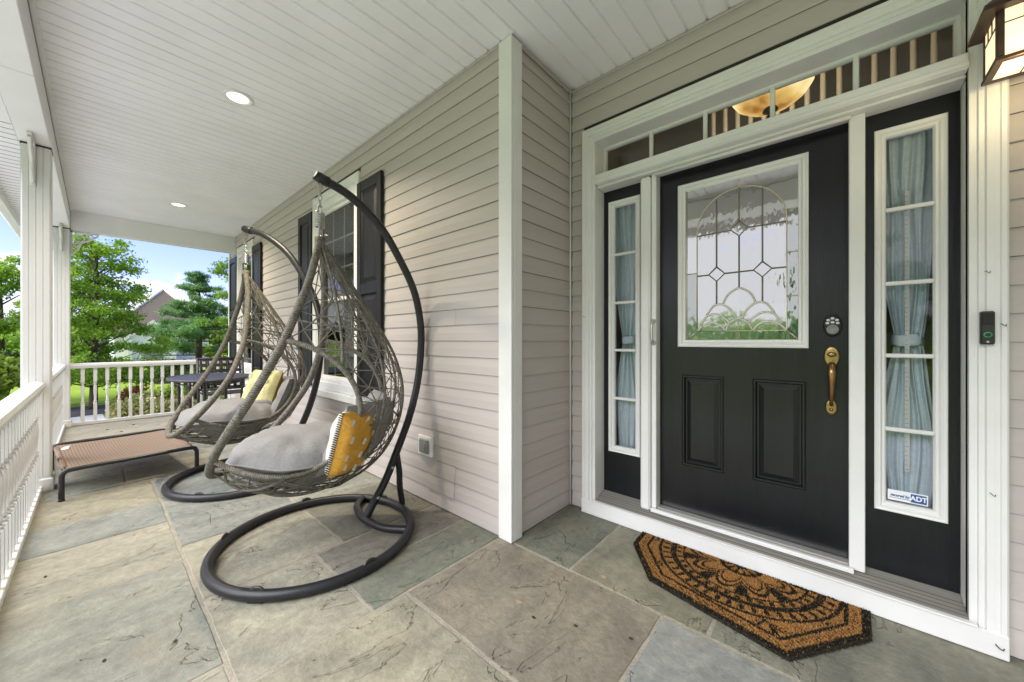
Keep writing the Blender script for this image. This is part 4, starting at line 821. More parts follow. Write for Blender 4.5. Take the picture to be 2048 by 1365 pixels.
def cub(T):
    # smooth tables
    out_ = []
    P_ = [Vector(tuple(r_[1:]) + ((0,) if len(r_) == 3 else ())) for r_ in T]; s = T[:, 0]
    P3 = smooth_path([(p[0], p[1], p[2] if len(p) > 2 else 0) for p in P_], 8)
    ss = []
    for i in range(len(s) - 1): ss += [s[i] + (s[i + 1] - s[i]) * q / 8 for q in range(8)]
    ss.append(s[-1]); return np.array(ss), np.array([(p.x, p.y, p.z) for p in P3])
RS, RP = cub(RT); KS, KP = cub(KT)
def surf(s, al, push=1.0):
    r_ = [np.interp(s, RS, RP[:, i]) for i in range(3)]; k = [np.interp(s, KS, KP[:, i]) for i in range(2)]
    c, sn = math.cos(al), math.sin(al); w = max(c, 0) ** .85
    b_ = max(r_[2], 0)
    return Vector((b_ * sn * (1 + .20 * c) * push, r_[0] + (k[0] - r_[0]) * w * push, r_[1] + (k[1] - r_[1]) * w))
AH = (.612, .222, R(45))     # arm hole: centre s, half height, depth from the rim
def inside(s, al): return ((s - AH[0]) / AH[1]) ** 2 + ((math.pi / 2 - abs(al)) / AH[2]) ** 2 < 1
def basket(C_, phi, label, chainlab):
    t = thing('hanging_chair', label, 'hanging chair', (*C_, 0), R(phi - 90), 'grey wicker teardrop hanging chairs')
    rim = [surf(s, -math.pi / 2) for s in np.linspace(0, 1, 60)] + [surf(s, math.pi / 2) for s in np.linspace(1, 0, 60)][1:-1]
    MB().tube(rim, .0208, 10, closed=True).build('front_rim', 'wicker', t)
    for side in (-1, 1):
        pts = []
        for q in np.linspace(0, math.pi, 44): pts.append(surf(AH[0] - AH[1] * math.cos(q), side * (math.pi / 2 - AH[2] * math.sin(q))))
        MB().tube(pts, .0145, 8).build('arm_opening_rim', 'wicker', t)
    for k, al in enumerate((-60, -30, 0, 30, 60)):
        al = R(al); seg = []
        for s in np.linspace(0.01, .985, 90):
            if inside(s, al):
                if len(seg) > 2: MB().tube(seg, .0078, 7).build('rib', 'wicker', t)
                seg = []
            else: seg.append(surf(s, al))
        if len(seg) > 2: MB().tube(seg, .0078, 7).build('rib', 'wicker', t)
    for s in (.32, .60, .80):
        seg = []; m_ = MB()
        for al in np.linspace(-90, 90, 60):
            if inside(s, R(al)):
                if len(seg) > 2: m_.tube(seg, .0055, 6)
                seg = []
            else: seg.append(surf(s, R(al)))
        if len(seg) > 2: m_.tube(seg, .0055, 6)
        m_.build('hoop', 'wicker', t)
    # twine web: staggered star lattice
    rr_ = random.Random(int(phi)); m_ = MB(); rows = np.linspace(.08, .96, 18); cols = 13
    node = {}
    for i, s in enumerate(rows):
        for j in range(cols):
            al = R(-90 + 180 * (j + (.5 if i % 2 else 0)) / (cols - 1))
            if al > math.pi / 2 + .01: continue
            edge_ = abs(abs(al) - math.pi / 2) < .02
            node[i, j] = (s + (0 if edge_ else rr_.uniform(-.010, .010)), al + (0 if edge_ else rr_.uniform(-.035, .035)))
    def cord(a, b_, r_=.0024):
        (s0, a0), (s1, a1) = a, b_; i0, i1 = inside(s0, a0), inside(s1, a1)
        if i0 and i1: return
        n__ = 4; t0, t1 = 0., 1.
        if i0 or i1:
            lo, hi = (0, 1) if i0 else (1, 0)
            for _ in range(14):
                mid = (lo + hi) / 2
                if inside(s0 + (s1 - s0) * mid, a0 + (a1 - a0) * mid): lo = mid
                else: hi = mid
            if i0: t0 = hi
            else: t1 = hi
        p0, p1 = surf(s0 + (s1 - s0) * t0, a0 + (a1 - a0) * t0), surf(s0 + (s1 - s0) * t1, a0 + (a1 - a0) * t1)
        m_.tube([p0, p1], r_, 4, caps=False)
    for (i, j), v in node.items():
        o_ = 1 if i % 2 else 0
        for di, dj in ((1, o_), (1, o_ - 1), (0, 1), (2, 0)):
            if (i + di, j + dj) in node and not (di == 2 and rr_.random() < .72) and not (di == 0 and i % 2 and rr_.random() < .4): cord(v, node[i + di, j + dj], .0035 if di else .0031)
        if rr_.random() < .22:
            tgt = (i + rr_.choice((1, 3)), j + rr_.choice((-2, 2)))
            if tgt in node: cord(v, node[tgt], .0024)
    for v in node.values():
        if not inside(*v): p = surf(*v); m_.lathe([(.0005, -.005), (.0055, 0), (.0005, .005)], 5, p)
    w_ = m_.build('twine_web', 'cord', t); w_['kind'] = 'stuff'
    # bindings where the rims meet
    MB().tube([(0, 0, 1.75), (0, 0, 1.815)], .030, 10).build('apex_binding', 'wicker', t)
    MB().tube([(.022 * math.cos(q), .0, 1.842 + .022 * math.sin(q)) for q in np.linspace(0, 2 * math.pi, 20, endpoint=False)], .0042, 6, closed=True).build('hanging_ring', 'galv', t)
    sp_ = MB(); z0, z1 = 1.872, 1.965
    sp_.tube([(.024 * math.cos(q), .024 * math.sin(q), z0 + (z1 - z0) * q / (2 * math.pi * 10)) for q in np.linspace(0, 2 * math.pi * 10, 160)], .0042, 6)
    sp_.tube(smooth_path([(.024, 0, z1), (.034, 0, z1 + .01), (.020, 0, z1 + .035), (0, 0, z1 + .03)], 4), .0038, 6).tube([(0, 0, 1.835), (0, 0, 1.885)], .016, 8, flat=.8)
    sp_.build('spring', 'galv', t)
    ch = MB(); z = 1.985
    for k in range(5):
        lk = [(.0105 * math.cos(q), 0, .021 * math.sin(q)) for q in np.linspace(0, 2 * math.pi, 14, endpoint=False)]
        lk = [(a if k % 2 else b_, b_ if k % 2 else a, z + c) for a, b_, c in lk]
        ch.tube(lk, .0034, 5, closed=True); z += .0335
    ch.build('chain', 'galv', t)
    return t
def puff(nu, nv, hx, hy, hz, e=2.6, wr=.006, seed=1):
    """pillow-like closed block centred on the origin: z is its thickness"""
    r_ = random.Random(seed); ph = [r_.uniform(0, 6) for _ in range(8)]; vs = []; 
    for sgn in (1, -1):
        for i in range(nu + 1):
            for j in range(nv + 1):
                u, v = i / nu * 2 - 1, j / nv * 2 - 1
                th_ = max(0, (1 - abs(u) ** e) * (1 - abs(v) ** e)) ** .42
                pin = 1 - .05 * (1 - u * u) * (abs(v) ** 3) ; pin2 = 1 - .05 * (1 - v * v) * abs(u) ** 3
                w_ = wr * (math.sin(u * 5 + ph[0] + 2 * math.sin(v * 3 + ph[1])) + .7 * math.sin(v * 8 + ph[2] + u * 3) + .5 * math.sin((u + v) * 11 + ph[3])) * th_
                vs.append((u * hx * pin2, v * hy * pin, sgn * (hz * th_ + w_)))
    k = (nu + 1) * (nv + 1); fs = []; mi = []
    for q in (0, 1):
        for i in range(nu):
            for j in range(nv):
                a = q * k + i * (nv + 1) + j; f = (a, a + nv + 1, a + nv + 2, a + 1); fs.append(f if q == 0 else f[::-1]); mi.append(q)
    return vs, fs, mi
def local(C_, phi, p):
    a = R(phi - 90); return (C_[0] + p[0] * math.cos(a) - p[1] * math.sin(a), C_[1] + p[0] * math.sin(a) + p[1] * math.cos(a), p[2])
def seat_cushion(C_, phi, label, seed):
    t = thing('seat_cushion', label, 'cushion', (*C_, 0), R(phi - 90), 'grey linen seat cushions in the hanging chairs')
    r_ = random.Random(seed); ph = [r_.uniform(0, 6) for _ in range(6)]
    nu, nv = 30, 26; vs = []; fs = []
    for q in (0, 1):
        for i in range(nu + 1):
            for j in range(nv + 1):
                u, v = i / nu * 2 - 1, j / nv * 2 - 1      # u lateral, v front(-) to back(+)
                # square to disc
                x, y = u * math.sqrt(1 - v * v / 2), v * math.sqrt(1 - u * u / 2); rad = min(1, math.hypot(x, y))
                px, py = x * (.365 + .02 * y), -.075 + y * (.385 if y < 0 else .33)
                th_ = max(0, 1 - rad ** 3.2) ** .42
                bot = .352 + .175 * rad ** 2.4 + .02 * x * x; mid = .545 + .03 * min(1, max(0, -2 * y)) * rad ** 2 - .05 * max(0, -y) ** 2
                wv_ = .009 * (math.sin(9 * x + ph[0] + 3 * math.sin(4 * y + ph[1])) + math.sin(11 * y + ph[2] + 2 * x)) * rad + .007 * math.sin(22 * math.atan2(y, x + .001) + ph[3]) * rad ** 3
                wv_ *= min(1, th_ * 1.6)
                top = mid + .128 * th_ + wv_
                vs.append((px, py, top if q == 0 else min(mid - .004, mid - (mid - bot) * th_ + wv_ * .5)))
    k = (nu + 1) * (nv + 1)
    for q in (0, 1):
        for i in range(nu):
            for j in range(nv): a = q * k + i * (nv + 1) + j; f = (a, a + nv + 1, a + nv + 2, a + 1); fs.append(f if q == 0 else f[::-1])
    MB().add(vs, fs, True).build('pad', 'cushion', t)
    sm_ = []
    for q in np.linspace(0, 2 * math.pi, 64, endpoint=False):
        x, y = math.cos(q), math.sin(q); sm_.append((x * (.3655 + .02 * y) * 1.0, -.075 + y * (.386 if y < 0 else .331), .545 + .03 * min(1, max(0, -2 * y)) - .05 * max(0, -y) ** 2))
    MB().tube(sm_, .0055, 6, closed=True).build('piping', 'cushion', t)
    return t
def back_cushion(C_, phi, label, seed):
    t = thing('back_cushion', label, 'cushion', (*C_, 0), R(phi - 90), 'grey linen back cushions in the hanging chairs')
    vs, fs, mi = puff(24, 18, .33, .20, .085, 2.8, .006, seed); o_ = []
    for x, y, z in vs:
        # lean against the curved back
        bend = -.42 * x * x / .33
        tilt = R(66); yy = y * math.cos(tilt) - z * math.sin(tilt); zz = y * math.sin(tilt) + z * math.cos(tilt)
        o_.append((x, .30 + yy + bend, .67 + zz))
    MB().add(o_, fs, True).build('pad', 'cushion', t); return t
def pillow(C_, phi, pos, yaw, tilt, hx, hy, hz, mats, label, seed, motif):
    p = local(C_, phi, pos); t = thing('throw_pillow', label, 'pillow', p, 0)
    t.rotation_euler = (R(90 - tilt), 0, R(phi - 90 + yaw))
    vs, fs, mi = puff(20, 20, hx, hy, hz, 3.2, .004, seed); m_ = MB(); k = len(fs) // 2
    m_.add(vs, fs, True); m_.m = mi[:]
    m_.build('cover', mats, t)
    st_ = MB(); n_ = 30
    for e_ in (1, 3):
        for i in range(n_):
            u = (i + .5) / n_ * 2 - 1; a = [(u * hx, hy * .985), (hx * .985, u * hy), (u * hx, -hy * .985), (-hx * .985, u * hy)][e_]; d_ = [(0, 1), (1, 0), (0, -1), (-1, 0)][e_]
            st_.box(a[0] - .0014 - .0045 * abs(d_[0]), a[0] + .0014 + .0045 * abs(d_[0]), a[1] - .0014, a[1] + .0014, -.006, .016)
    if motif == 'stitch': o = st_.build('whip_stitch', 'ink', t); o['kind'] = 'stuff'
    mo = MB(); r_ = random.Random(seed)
    for side in ((1, -1) if motif != 'stitch' else (-1,)):
        for a in np.linspace(-.62, .62, 3):
            for b_ in np.linspace(-.66, .66, 4):
                a, b_ = a + r_.uniform(-.12, .12), b_ + r_.uniform(-.12, .12)
                th_ = max(0, (1 - abs(a) ** 3.2) * (1 - abs(b_) ** 3.2)) ** .42; z = side * (hz * th_ + .006)
                mo.add([(a * hx - .017, b_ * hy + .01, z), (a * hx - .006, b_ * hy - .02, z), (a * hx + .020, b_ * hy - .008, z), (a * hx + .004, b_ * hy + .024, z)], [(0, 1, 2, 3)])
    mo.build('leaf_motif', 'cream', t)['kind'] = 'stuff'
    return t
CA, CB = (-2.325, .89), (-3.90, .881); CB2 = (-3.94, .881)
stand(CA, 87, 'charcoal steel stand of the nearer hanging chair'); stand(CB, 36, 'charcoal steel stand of the farther hanging chair')
basket(CA, 51, 'nearer grey wicker teardrop hanging chair turned away along the porch', ''); basket(CB2, 91, 'farther grey wicker teardrop hanging chair facing the railing', '')
seat_cushion(CA, 51, 'grey linen seat cushion in the nearer hanging chair', 3); seat_cushion(CB2, 91, 'grey linen seat cushion in the farther hanging chair', 8)
back_cushion(CA, 51, 'grey linen back cushion in the nearer hanging chair', 5); back_cushion(CB2, 91, 'grey linen back cushion in the farther hanging chair', 6)
pillow(CA, 51, (.25, .235, .655), -24, 16, .12, .18, .08, ['cream', 'orange'], 'mustard and cream stitched pillow in the nearer hanging chair', 4, 'stitch')
pillow(CB2, 91, (-.02, .13, .745), 26, 24, .165, .19, .075, ['yellow', 'orange'], 'pale yellow pillow with orange back in the farther hanging chair', 9, 'plain')

# ------------------------------------------------------------------ raised dog cot
ct = thing('pet_cot', 'low brown mesh pet cot on black tube legs near the railing', 'pet cot', (-4.905, .170, 0), R(5.2))
lx, ly, zt = .555, .372, .215
nu, nv = 40, 26; vs = []; fs = []
for i in range(nu + 1):
    for j in range(nv + 1):
        u, v = i / nu * 2 - 1, j / nv * 2 - 1
        vs.append((u * (lx - .015 - .045 * (1 - abs(v) ** 2.2)) , v * (ly - .0), zt + .006 - .028 * (1 - u * u) * (1 - v ** 4)))
for i in range(nu):
    for j in range(nv): a = i * (nv + 1) + j; fs.append((a, a + nv + 1, a + nv + 2, a + 1))
MB().add(vs, fs, True).build('mesh_sheet', 'mesh', ct)
for s in (-1, 1):
    MB().tube([(-lx + .11, s * ly, zt - .003), (lx - .11, s * ly, zt - .003)], .0165, 8).build('hem', 'mesh', ct)
    MB().tube([(-lx, s * ly, zt - .004), (lx, s * ly, zt - .004)], .012, 8).build('side_rail', 'keypad', ct)
    MB().tube(smooth_path([(s * lx, -ly - .02, .002), (s * lx, -ly - .02, .15), (s * lx, -ly - .012, .20), (s * lx, -ly + .04, .222), (s * lx, 0, .222), (s * lx, ly - .04, .222), (s * lx, ly + .012, .20), (s * lx, ly + .02, .15), (s * lx, ly + .02, .002)], 5), .0165, 10).build('end_frame', 'keypad', ct)
    for q in (-1, 1): MB().lathe([(.018, .0005), (.018, .012), (.016, .014)], 10, (s * lx, q * (ly + .02), 0)).build('foot_cap', 'keypad', ct)
MB().box(-.085, .085, -.024, .024, 0, .0012).build('care_label', 'tag', ct, 0, loc=(-lx + .16, -ly + .05, zt + .001), rotz=R(-8))

# ------------------------------------------------------------------ patio table and chair at the far end
tb = thing('patio_table', 'dark metal patio table with oval slatted top behind the farther chair', 'table', (-6.12, .98, 0))
oval = [(.60 * math.cos(q), .40 * math.sin(q)) for q in np.linspace(0, 2 * math.pi, 40, endpoint=False)]
MB().tube([(a, b_, .712) for a, b_ in oval], .017, 8, closed=True).build('top_rim', 'patio', tb)
for i in range(17):
    y = -.36 + i * .045; hx = .59 * math.sqrt(max(.02, 1 - (y / .40) ** 2)); MB().box(-hx, hx, y - .018, y + .018, .712, .722).build('top_slat', 'patio', tb, .002)
MB().tube([(a * .8, b_ * .8, .655) for a, b_ in oval], .010, 6, closed=True).build('apron', 'patio', tb)
for sx in (-1, 1):
    for sy in (-1, 1): MB().tube(smooth_path([(sx * .47, sy * .26, .70), (sx * .43, sy * .25, .35), (sx * .52, sy * .29, .005)], 5), .017, 8).build('leg', 'patio', tb)
pc = thing('patio_chair', 'dark metal patio chair with square lattice back beyond the table', 'chair', (-6.98, 1.27, 0))
hw = .275
def back_pt(y, z): return (-.03 - .10 * (z - .42) / .5, y, z)
for s in (-1, 1):
    MB().tube([(-.05, s * hw, .004), (-.03, s * hw, .42), back_pt(s * hw, .93)], .017, 8).build('back_post', 'patio', pc)
    MB().tube(smooth_path([back_pt(s * hw, .64), (.2, s * (hw + .01), .665), (.42, s * (hw + .01), .64), (.44, s * hw, .42), (.45, s * hw, .004)], 6), .015, 8).build('arm', 'patio', pc)
def bar(y0, z0, y1, z1, r_=.008): return MB().tube([back_pt(y0, z0), back_pt(y1, z1)], r_, 5)
for z in (.455, .915): bar(-hw, z, hw, z, .016).build('back_rail', 'patio', pc)
lat = MB(); nc, nr = 6, 5
for i in range(nc + 1):
    y = -hw + .03 + (2 * hw - .06) * i / nc; lat.tube([back_pt(y, .46), back_pt(y, .91)], .010, 5)
for j in range(nr + 1): z = .47 + .43 * j / nr; lat.tube([back_pt(-hw, z), back_pt(hw, z)], .010, 5)
for i in range(nc):
    for j in range(nr):
        y, z = -hw + .03 + (2 * hw - .06) * (i + .5) / nc, .47 + .43 * (j + .5) / nr
        lat.tube([back_pt(y + a *   .026, z + b_ * .026) for a, b_ in ((-1, -1), (1, -1), (1, 1), (-1, 1))], .0115, 4, closed=True)
        if (i + j) % 2: lat.tube([back_pt(y - .04, z), back_pt(y - .02, z)], .007, 4).tube([back_pt(y + .02, z), back_pt(y + .04, z)], .007, 4)
o = lat.build('back_lattice', 'patio', pc); o['kind'] = 'stuff'
for i in range(10): MB().box(-.03 + i * .046, .005 + i * .046, -hw, hw, .415, .425).build('seat_slat', 'patio', pc, .002)

# small dry bits on the floor
for i, (x, y, z) in enumerate(((-1.09, 1.28, 0), (-.98, 1.25, 0), (-.62, 1.42, 0), (-2.05, .02, 0), (-1.97, .21, 0), (-3.0, -.17, 0), (-7.3, .1, 0), (-7.45, .35, 0), (-7.0, .22, 0), (-.88, 1.70, 0), (-.82, 1.33, 0))):
    kind = 'leaf_dry' if i in (0, 9) else 'debris'; s = .018 if kind == 'leaf_dry' else .011
    if x < -6: s = .03
    a = random.uniform(0, 3); pts = [(s * math.cos(q + a) * (1 if abs(q) < 2 else .7), .5 * s * math.sin(q + a), .003 + .003 * math.sin(q * 2)) for q in np.linspace(-3, 2.6, 7)]
    lb = ['pale curled dry leaf on the brown flagstone', 'tiny dark twig on the brown flagstone', 'tiny dark speck on the brown flagstone near the doormat', 'tiny dark crumb on the large pale flagstone at the left', 'tiny dark crumb beside the long mortar joint', 'thin dark twig on the flagstone beside the nearest railing', 'dark leaf fragment on the far flagstones nearest the corner post', 'dark leaf fragment in the middle of the far flagstones', 'dark leaf fragment just past the pet cot', 'rusty dry leaf beside the front edge of the doormat', 'tiny dark speck at the middle of the brown flagstone'][i]
    tag(MB().prism([(p[0], p[1]) for p in pts], .0012, .0035, 'xy').build('dry_leaf' if i in (0, 6, 7, 8, 9) else 'twig', kind, None, 0, loc=(x, y, z)), lb, 'leaf' if i in (0, 6, 7, 8, 9) else 'twig')

# ------------------------------------------------------------------ vegetation
def leaves_mesh(name, centres, sizes, m, asp=.6, flat=0., ns=1):
    n_ = len(centres); a = rng.normal(size=(n_, 3)); a[:, 2] *= (1 - flat); a /= np.linalg.norm(a, axis=1)[:, None]
    b_ = np.cross(a, rng.normal(size=(n_, 3))); b_ /= np.linalg.norm(b_, axis=1)[:, None]
    a *= sizes[:, None] * .5; b_ *= (sizes * .5 * asp)[:, None]; c = centres
    v = np.stack([c - a, c - b_ * .9 - a * .1, c + a, c + b_ * .9 - a * .1], 1).reshape(-1, 3)
    me = bpy.data.meshes.new(name); me.from_pydata(v.tolist(), [], np.arange(n_ * 4).reshape(-1, 4).tolist()); me.materials.append(M[m]); return me
def clump_points(clumps, n_, shell=.45):
    rs = np.array([c[3] for c in clumps]); w_ = rs ** 2; idx = rng.choice(len(clumps), n_, p=w_ / w_.sum())
    d_ = rng.normal(size=(n_, 3)); d_ /= np.linalg.norm(d_, axis=1)[:, None]; rad = (shell + (1 - shell) * rng.random(n_)) ** .8 * rs[idx]
    c = np.array([c[:3] for c in clumps])[idx]; fl2 = np.array([c_[4] if len(c_) > 4 else .75 for c_ in clumps])[idx]
    return c + np.c_[d_[:, 0] * rad, d_[:, 1] * rad, d_[:, 2] * rad * fl2]
def broad_tree(name, loc, h_, rx, z0, n_, ls, m, label, seed, prof=lambda t: 1 - .75 * t ** 1.4, lean=(0, 0), nclump=46, bark='bark', tr=.09, group=None):
    r_ = random.Random(seed); t = thing(name, label, 'tree', loc, 0, group); cl = []
    for i in range(nclump):
        f = (i + .5) / nclump; z = z0 + (h_ - z0) * f * .96; R_ = rx * prof(f); a = r_.uniform(0, 6.283); d_ = R_ * math.sqrt(r_.uniform(.02, 1)); z += r_.uniform(-.12, .12); s = rx * r_.uniform(.16, .34) * (1 - .30 * f)
        cl.append((lean[0] * f + d_ * math.cos(a), lean[1] * f + d_ * math.sin(a), z, s, r_.uniform(.35, .65)))
    k = MB(); top = (lean[0] * .8, lean[1] * .8, h_ * .85)
    tp = smooth_path([(0, 0, 0), (.03, .02, h_ * .2), (lean[0] * .3, lean[1] * .3 + .03, h_ * .5), top], 5)
    k.tube(tp, list(np.linspace(tr, .015, len(tp))), 8); k.build('trunk', bark, t)
    lm = MB()
    for c in cl[::2]:
        zb = max(h_ * .12, c[2] - .35 * math.hypot(c[0], c[1]) - .2); q = zb / (h_ * .85); b0 = (lean[0] * q * .6, lean[1] * q * .6, zb)
        lm.tube([b0, ((b0[0] + c[0]) / 2, (b0[1] + c[1]) / 2, (b0[2] + c[2]) / 2 + .05), c[:3]], [tr * .26, tr * .14, .005], 5, caps=False)
    lm.build('limbs', bark, t)
    pts = clump_points(cl, n_, .1) + rng.normal(0, .03 * rx, (n_, 3)); o = link('crown', leaves_mesh('crown', pts, rng.uniform(.7, 1.3, n_) * ls, m), t); o['kind'] = 'stuff'
    return t
RV = np.array((.7494, .6622))
def rp_(x, y, r_, f_=0): return (x + RV[0] * r_ - .6622 * f_, y + RV[1] * r_ + .7494 * f_)
broad_tree('maple_tree', (-14.52, -.05, GZ), 4.6, 1.38, .70, 26000, .078, 'maple', 'yellow green maple tree on the lawn beside the far corner post', 3, lambda t: (1.08 if t < .34 else .66 - .5 * max(0, t - .6)) * (1 if t > .1 else .85), (.12, .09), 120)
broad_tree('maple_tree', (*rp_(-15.6, -.3, -.4), GZ), 4.3, 1.15, .9, 11000, .10, 'maple', 'mid green tree just behind the yellow green maple', 13, lambda t: .95 - .7 * t ** 1.5, (.1, 0), 44)
broad_tree('broadleaf_tree', (-17.3, -1.75, GZ), 4.1, 1.6, 1.2, 16000, .09, 'maple', 'bright broadleaf tree left of the nearer porch post', 21, lambda t: .95 - .6 * t ** 1.6, (0, 0), 40)
broad_tree('broadleaf_tree', (-18.3, 3.95, GZ), 5.6, 1.5, 1.6, 12000, .09, 'oak', 'tall loose broadleaf tree rising at the corner of the house wall', 31, lambda t: .9 - .5 * t ** 1.5, (.1, -.1), 34)
broad_tree('small_tree', (-15.6, 2.75, GZ), 2.35, .42, 1.2, 1700, .10, 'bright', 'small lime green tree right of the pine', 41, lambda t: .95 - .4 * t, (0, 0), 14, tr=.03)
# pine: whorled shelves of needles
def pine(loc, h_, rx, label, seed):
    r_ = random.Random(seed); t = thing('pine_tree', label, 'tree', loc); cl = []; lm = MB()
    MB().tube([(0, 0, 0), (.02, 0, h_ * .5), (0, .02, h_)], [.15, .09, .015], 9).build('trunk', 'pbark', t)
    z = 1.1
    while z < h_ - .15:
        f = (z - 1.0) / (h_ - 1.0); R_ = rx * (1 - f) ** .75 + .12; nb = r_.randint(3, 6); a0 = r_.uniform(0, 6)
        for k in range(nb):
            a = a0 + 6.283 * k / nb + r_.uniform(-.25, .25); L_ = R_ * r_.uniform(.45, 1.2)
            e_ = (L_ * math.cos(a), L_ * math.sin(a), z + L_ * .14 + r_.uniform(-.22, .2)); lm.tube([(0, 0, z), (e_[0] * .6, e_[1] * .6, z + .02), e_], [.03, .018, .006], 5, caps=False)
            for q in (.42, .62, .80, .98): cl.append((e_[0] * q + r_.uniform(-.1, .1), e_[1] * q + r_.uniform(-.1, .1), z + (e_[2] - z) * q + .05, .19 + .22 * L_ / rx * r_.uniform(.7, 1.2), .55))
        z += .16 + .22 * r_.random()
    lm.build('limbs', 'pbark', t); pts = clump_points(cl, 26000, .1)
    o = link('crown', leaves_mesh('crown', pts, rng.uniform(.7, 1.4, len(pts)) * .20, 'pineleaf', .16), t); o['kind'] = 'stuff'
pine((-22.1, 3.15, GZ), 4.75, 2.15, 'dark green pine with tiered branches in front of the neighbouring house', 5)
def shrub(name, loc, rx, ry, hz, n_, ls, m, label, cat='shrub', group=None, asp=.6):
    t = thing(name, label, cat, loc, 0, group); cl = []
    for i in range(16): a = random.uniform(0, 6.28); q = math.sqrt(random.random()) * .72; cl.append((rx * q * math.cos(a), ry * q * math.sin(a), hz * random.uniform(.3, .72), min(rx, ry, hz) * random.uniform(.38, .55), .9))
    st_ = MB()
    for c in cl[:9]: st_.tube([(c[0] * .2, c[1] * .2, 0), (c[0] * .7, c[1] * .7, c[2] * .6), c[:3]], [.014, .010, .005], 5, caps=False)
    st_.build('stems', 'bark', t); pts = clump_points(cl, n_, .4); pts[:, 2] = np.maximum(pts[:, 2], .02)
    o = link('foliage', leaves_mesh('foliage', pts, rng.uniform(.7, 1.3, n_) * ls, m, asp), t); o['kind'] = 'stuff'; return t
shrub('variegated_shrub', (-10.55, .55, GZ), .62, .48, .78, 3600, .075, 'hedge', 'variegated cream and green shrub nearest the corner post, outside the far railing')
shrub('variegated_shrub', (-9.95, 1.02, GZ), .55, .45, .72, 3000, .075, 'hedge', 'variegated shrub between two others outside the far railing')
shrub('variegated_shrub', (-9.5, 1.55, GZ), .55, .45, .66, 2600, .075, 'hedge', 'variegated shrub outside the far railing, nearest the house wall')
shrub('lime_shrub', (-11.3, 1.0, GZ), .50, .50, .92, 2200, .08, 'bright', 'lime green shrub rising behind the variegated shrubs')
shrub('rust_shrub', (-13.4, .62, GZ), .28, .28, .80, 900, .08, 'red', 'small rust coloured shrub by the driveway edge')
shrub('rust_shrub', (-10.2, 1.95, GZ), .22, .22, .55, 600, .07, 'red', 'small rust coloured plant beside the house wall end')
shrub('ornamental_grass', (-14.6, 2.0, GZ), .55, .6, .95, 2200, .30, 'bright', 'yellow green ornamental grass clump seen above the far railing', asp=.06)
shrub('ornamental_grass', (-13.6, 2.75, GZ), .55, .6, .95, 2200, .30, 'bright', 'yellow green ornamental grass clump behind the patio chair', asp=.06)
shrub('dark_shrub', (-21.4, 2.2, GZ), .9, .9, 1.0, 2600, .13, 'darkleaf', 'dark rounded shrub at the foot of the pine')
shrub('dark_shrub', (-24.0, .2, GZ), 1.4, 1.2, 1.1, 3000, .15, 'darkleaf', 'dark low shrub beyond the maple trunk')
shrub('dark_shrub', (-19.6, 4.2, GZ), .9, .8, 1.05, 2200, .12, 'oak', 'mid green shrub behind the ornamental grass')
shrub('lush_shrub', (-12.9, -1.42, GZ), .75, .6, 1.75, 3600, .13, 'bright', 'bright leafy shrub beyond the nearest railing left of the porch post')
shrub('lush_shrub', (-15.2, -2.0, GZ), 1.0, .8, 1.9, 3200, .14, 'darkleaf', 'darker leafy shrub behind the bright one left of the porch post')
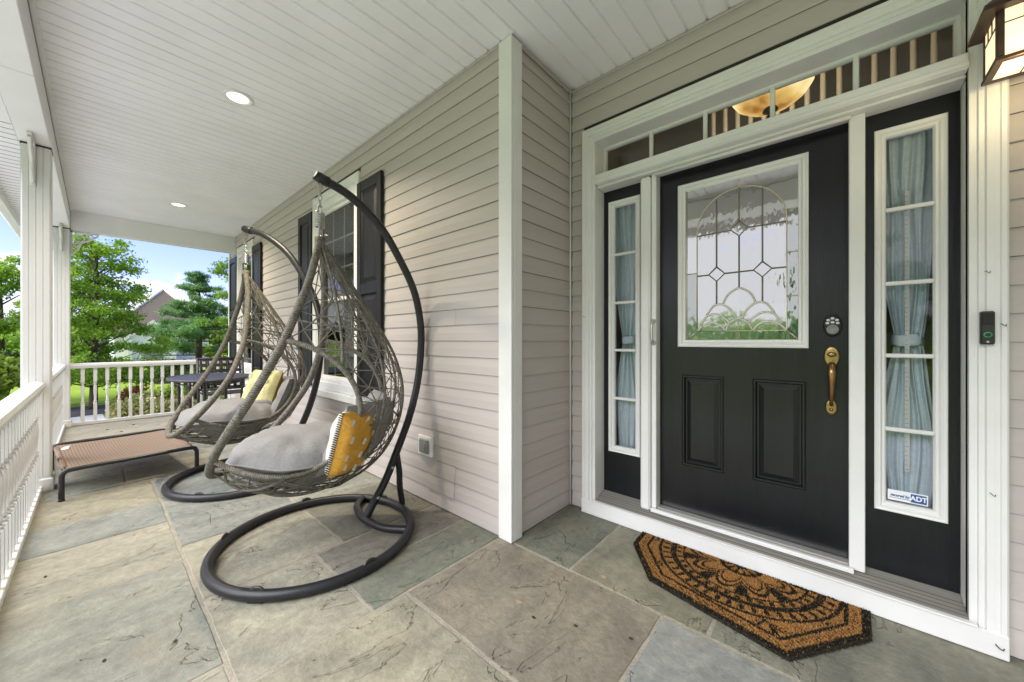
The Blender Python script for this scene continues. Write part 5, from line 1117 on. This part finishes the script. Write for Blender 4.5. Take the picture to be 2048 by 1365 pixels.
# far wooded belt
def belt(name, pts, n_, hgt_, label, ls=.55, m='darkleaf'):
    cl = []
    for x, y in pts:
        for k in range(5): cl.append((x + random.uniform(-2.5, 2.5), y + random.uniform(-2.5, 2.5), GZ + hgt_ * random.uniform(.2, .8), hgt_ * random.uniform(.22, .38), .8))
    p_ = clump_points(cl, n_, .5); o = link(name, leaves_mesh(name, p_, rng.uniform(.6, 1.3, n_) * ls, m)); return tag(o, label, 'woods', None, 'stuff')
belt('wooded_belt', [(-62 + 2 * math.sin(i), -30 + i * 3.1) for i in range(20)], 15000, 4.6, 'far belt of dark trees closing the lawn')
belt('wooded_belt', [(-22 + i * 2.2, -21 - 1.5 * math.sin(i)) for i in range(22)], 24000, 3.5, 'low belt of dark trees across the front garden', .22, 'oak')
broad_tree('broadleaf_tree', (.65, -15.5, GZ), 8.4, 2.5, .8, 24000, .17, 'oak', 'tall green front garden tree mirrored at the right of the door glass', 51, lambda t: .95 - .5 * t ** 1.5, (0, 0), 34)

# ------------------------------------------------------------------ neighbouring house
nh = thing('neighbour_house', 'pale grey house with dark hipped roof behind the pine', 'house', (0, 0, GZ)); z = -GZ
MB().box(-55, -40.3, .9, 6.4, 0, 2.0 + z).build('wall', 'wall2', nh)
A_, B_ = (-41.2, 3.65, 5.35 + z), (-52, 3.0, 5.35 + z); e1, e2, e3, e4 = (-39.6, .4, 1.9 + z), (-39.6, 6.9, 1.9 + z), (-55.5, 6.9, 1.9 + z), (-55.5, .2, 1.9 + z)
MB().add([A_, B_, e1, e2, e3, e4], [(0, 2, 3), (0, 1, 5, 2), (1, 4, 5), (0, 3, 4, 1), (2, 5, 4, 3)]).build('roof', 'roof2', nh)
MB().tube([A_, e1], .10, 6).tube([A_, e2], .10, 6).tube([A_, B_], .10, 6).build('ridge_cap', 'wall2', nh)
gx = -38.6
MB().prism([(1.6, 0), (4.1, 0), (4.1, 1.35 + z), (2.85, 2.45 + z), (1.6, 1.35 + z)], gx, -40.4, 'yz').build('gable_wall', 'wall2', nh)
MB().prism([(1.35, 1.12 + z), (2.85, 2.45 + z), (4.35, 1.12 + z), (4.35, 1.32 + z), (2.85, 2.68 + z), (1.35, 1.32 + z)], gx + .12, -40.6, 'yz').build('gable_roof', 'roof2', nh)
MB().prism([(1.35, 1.12 + z), (2.85, 2.45 + z), (4.35, 1.12 + z), (4.35, 1.34 + z), (2.85, 2.70 + z), (1.35, 1.34 + z)], gx + .20, gx + .125, 'yz').build('gable_trim', 'white', nh)
def nwin(y0, y1, z0, z1, x):
    f = MB().box(x, x + .06, y0, y1, z0, z1).build('window', 'white', nh); MB().box(x + .06, x + .075, y0 + .12, y1 - .12, z0 + .12, z1 - .12).build('pane', 'outlet', f)
nwin(2.2, 3.5, .25, 1.35, gx); nwin(5.0, 6.0, .6, 1.7, -40.3)
for y in (1.62, 4.0): MB().box(gx + .02, gx + .26, y - .12, y + .12, 0, 1.2 + z).build('column', 'white', nh)
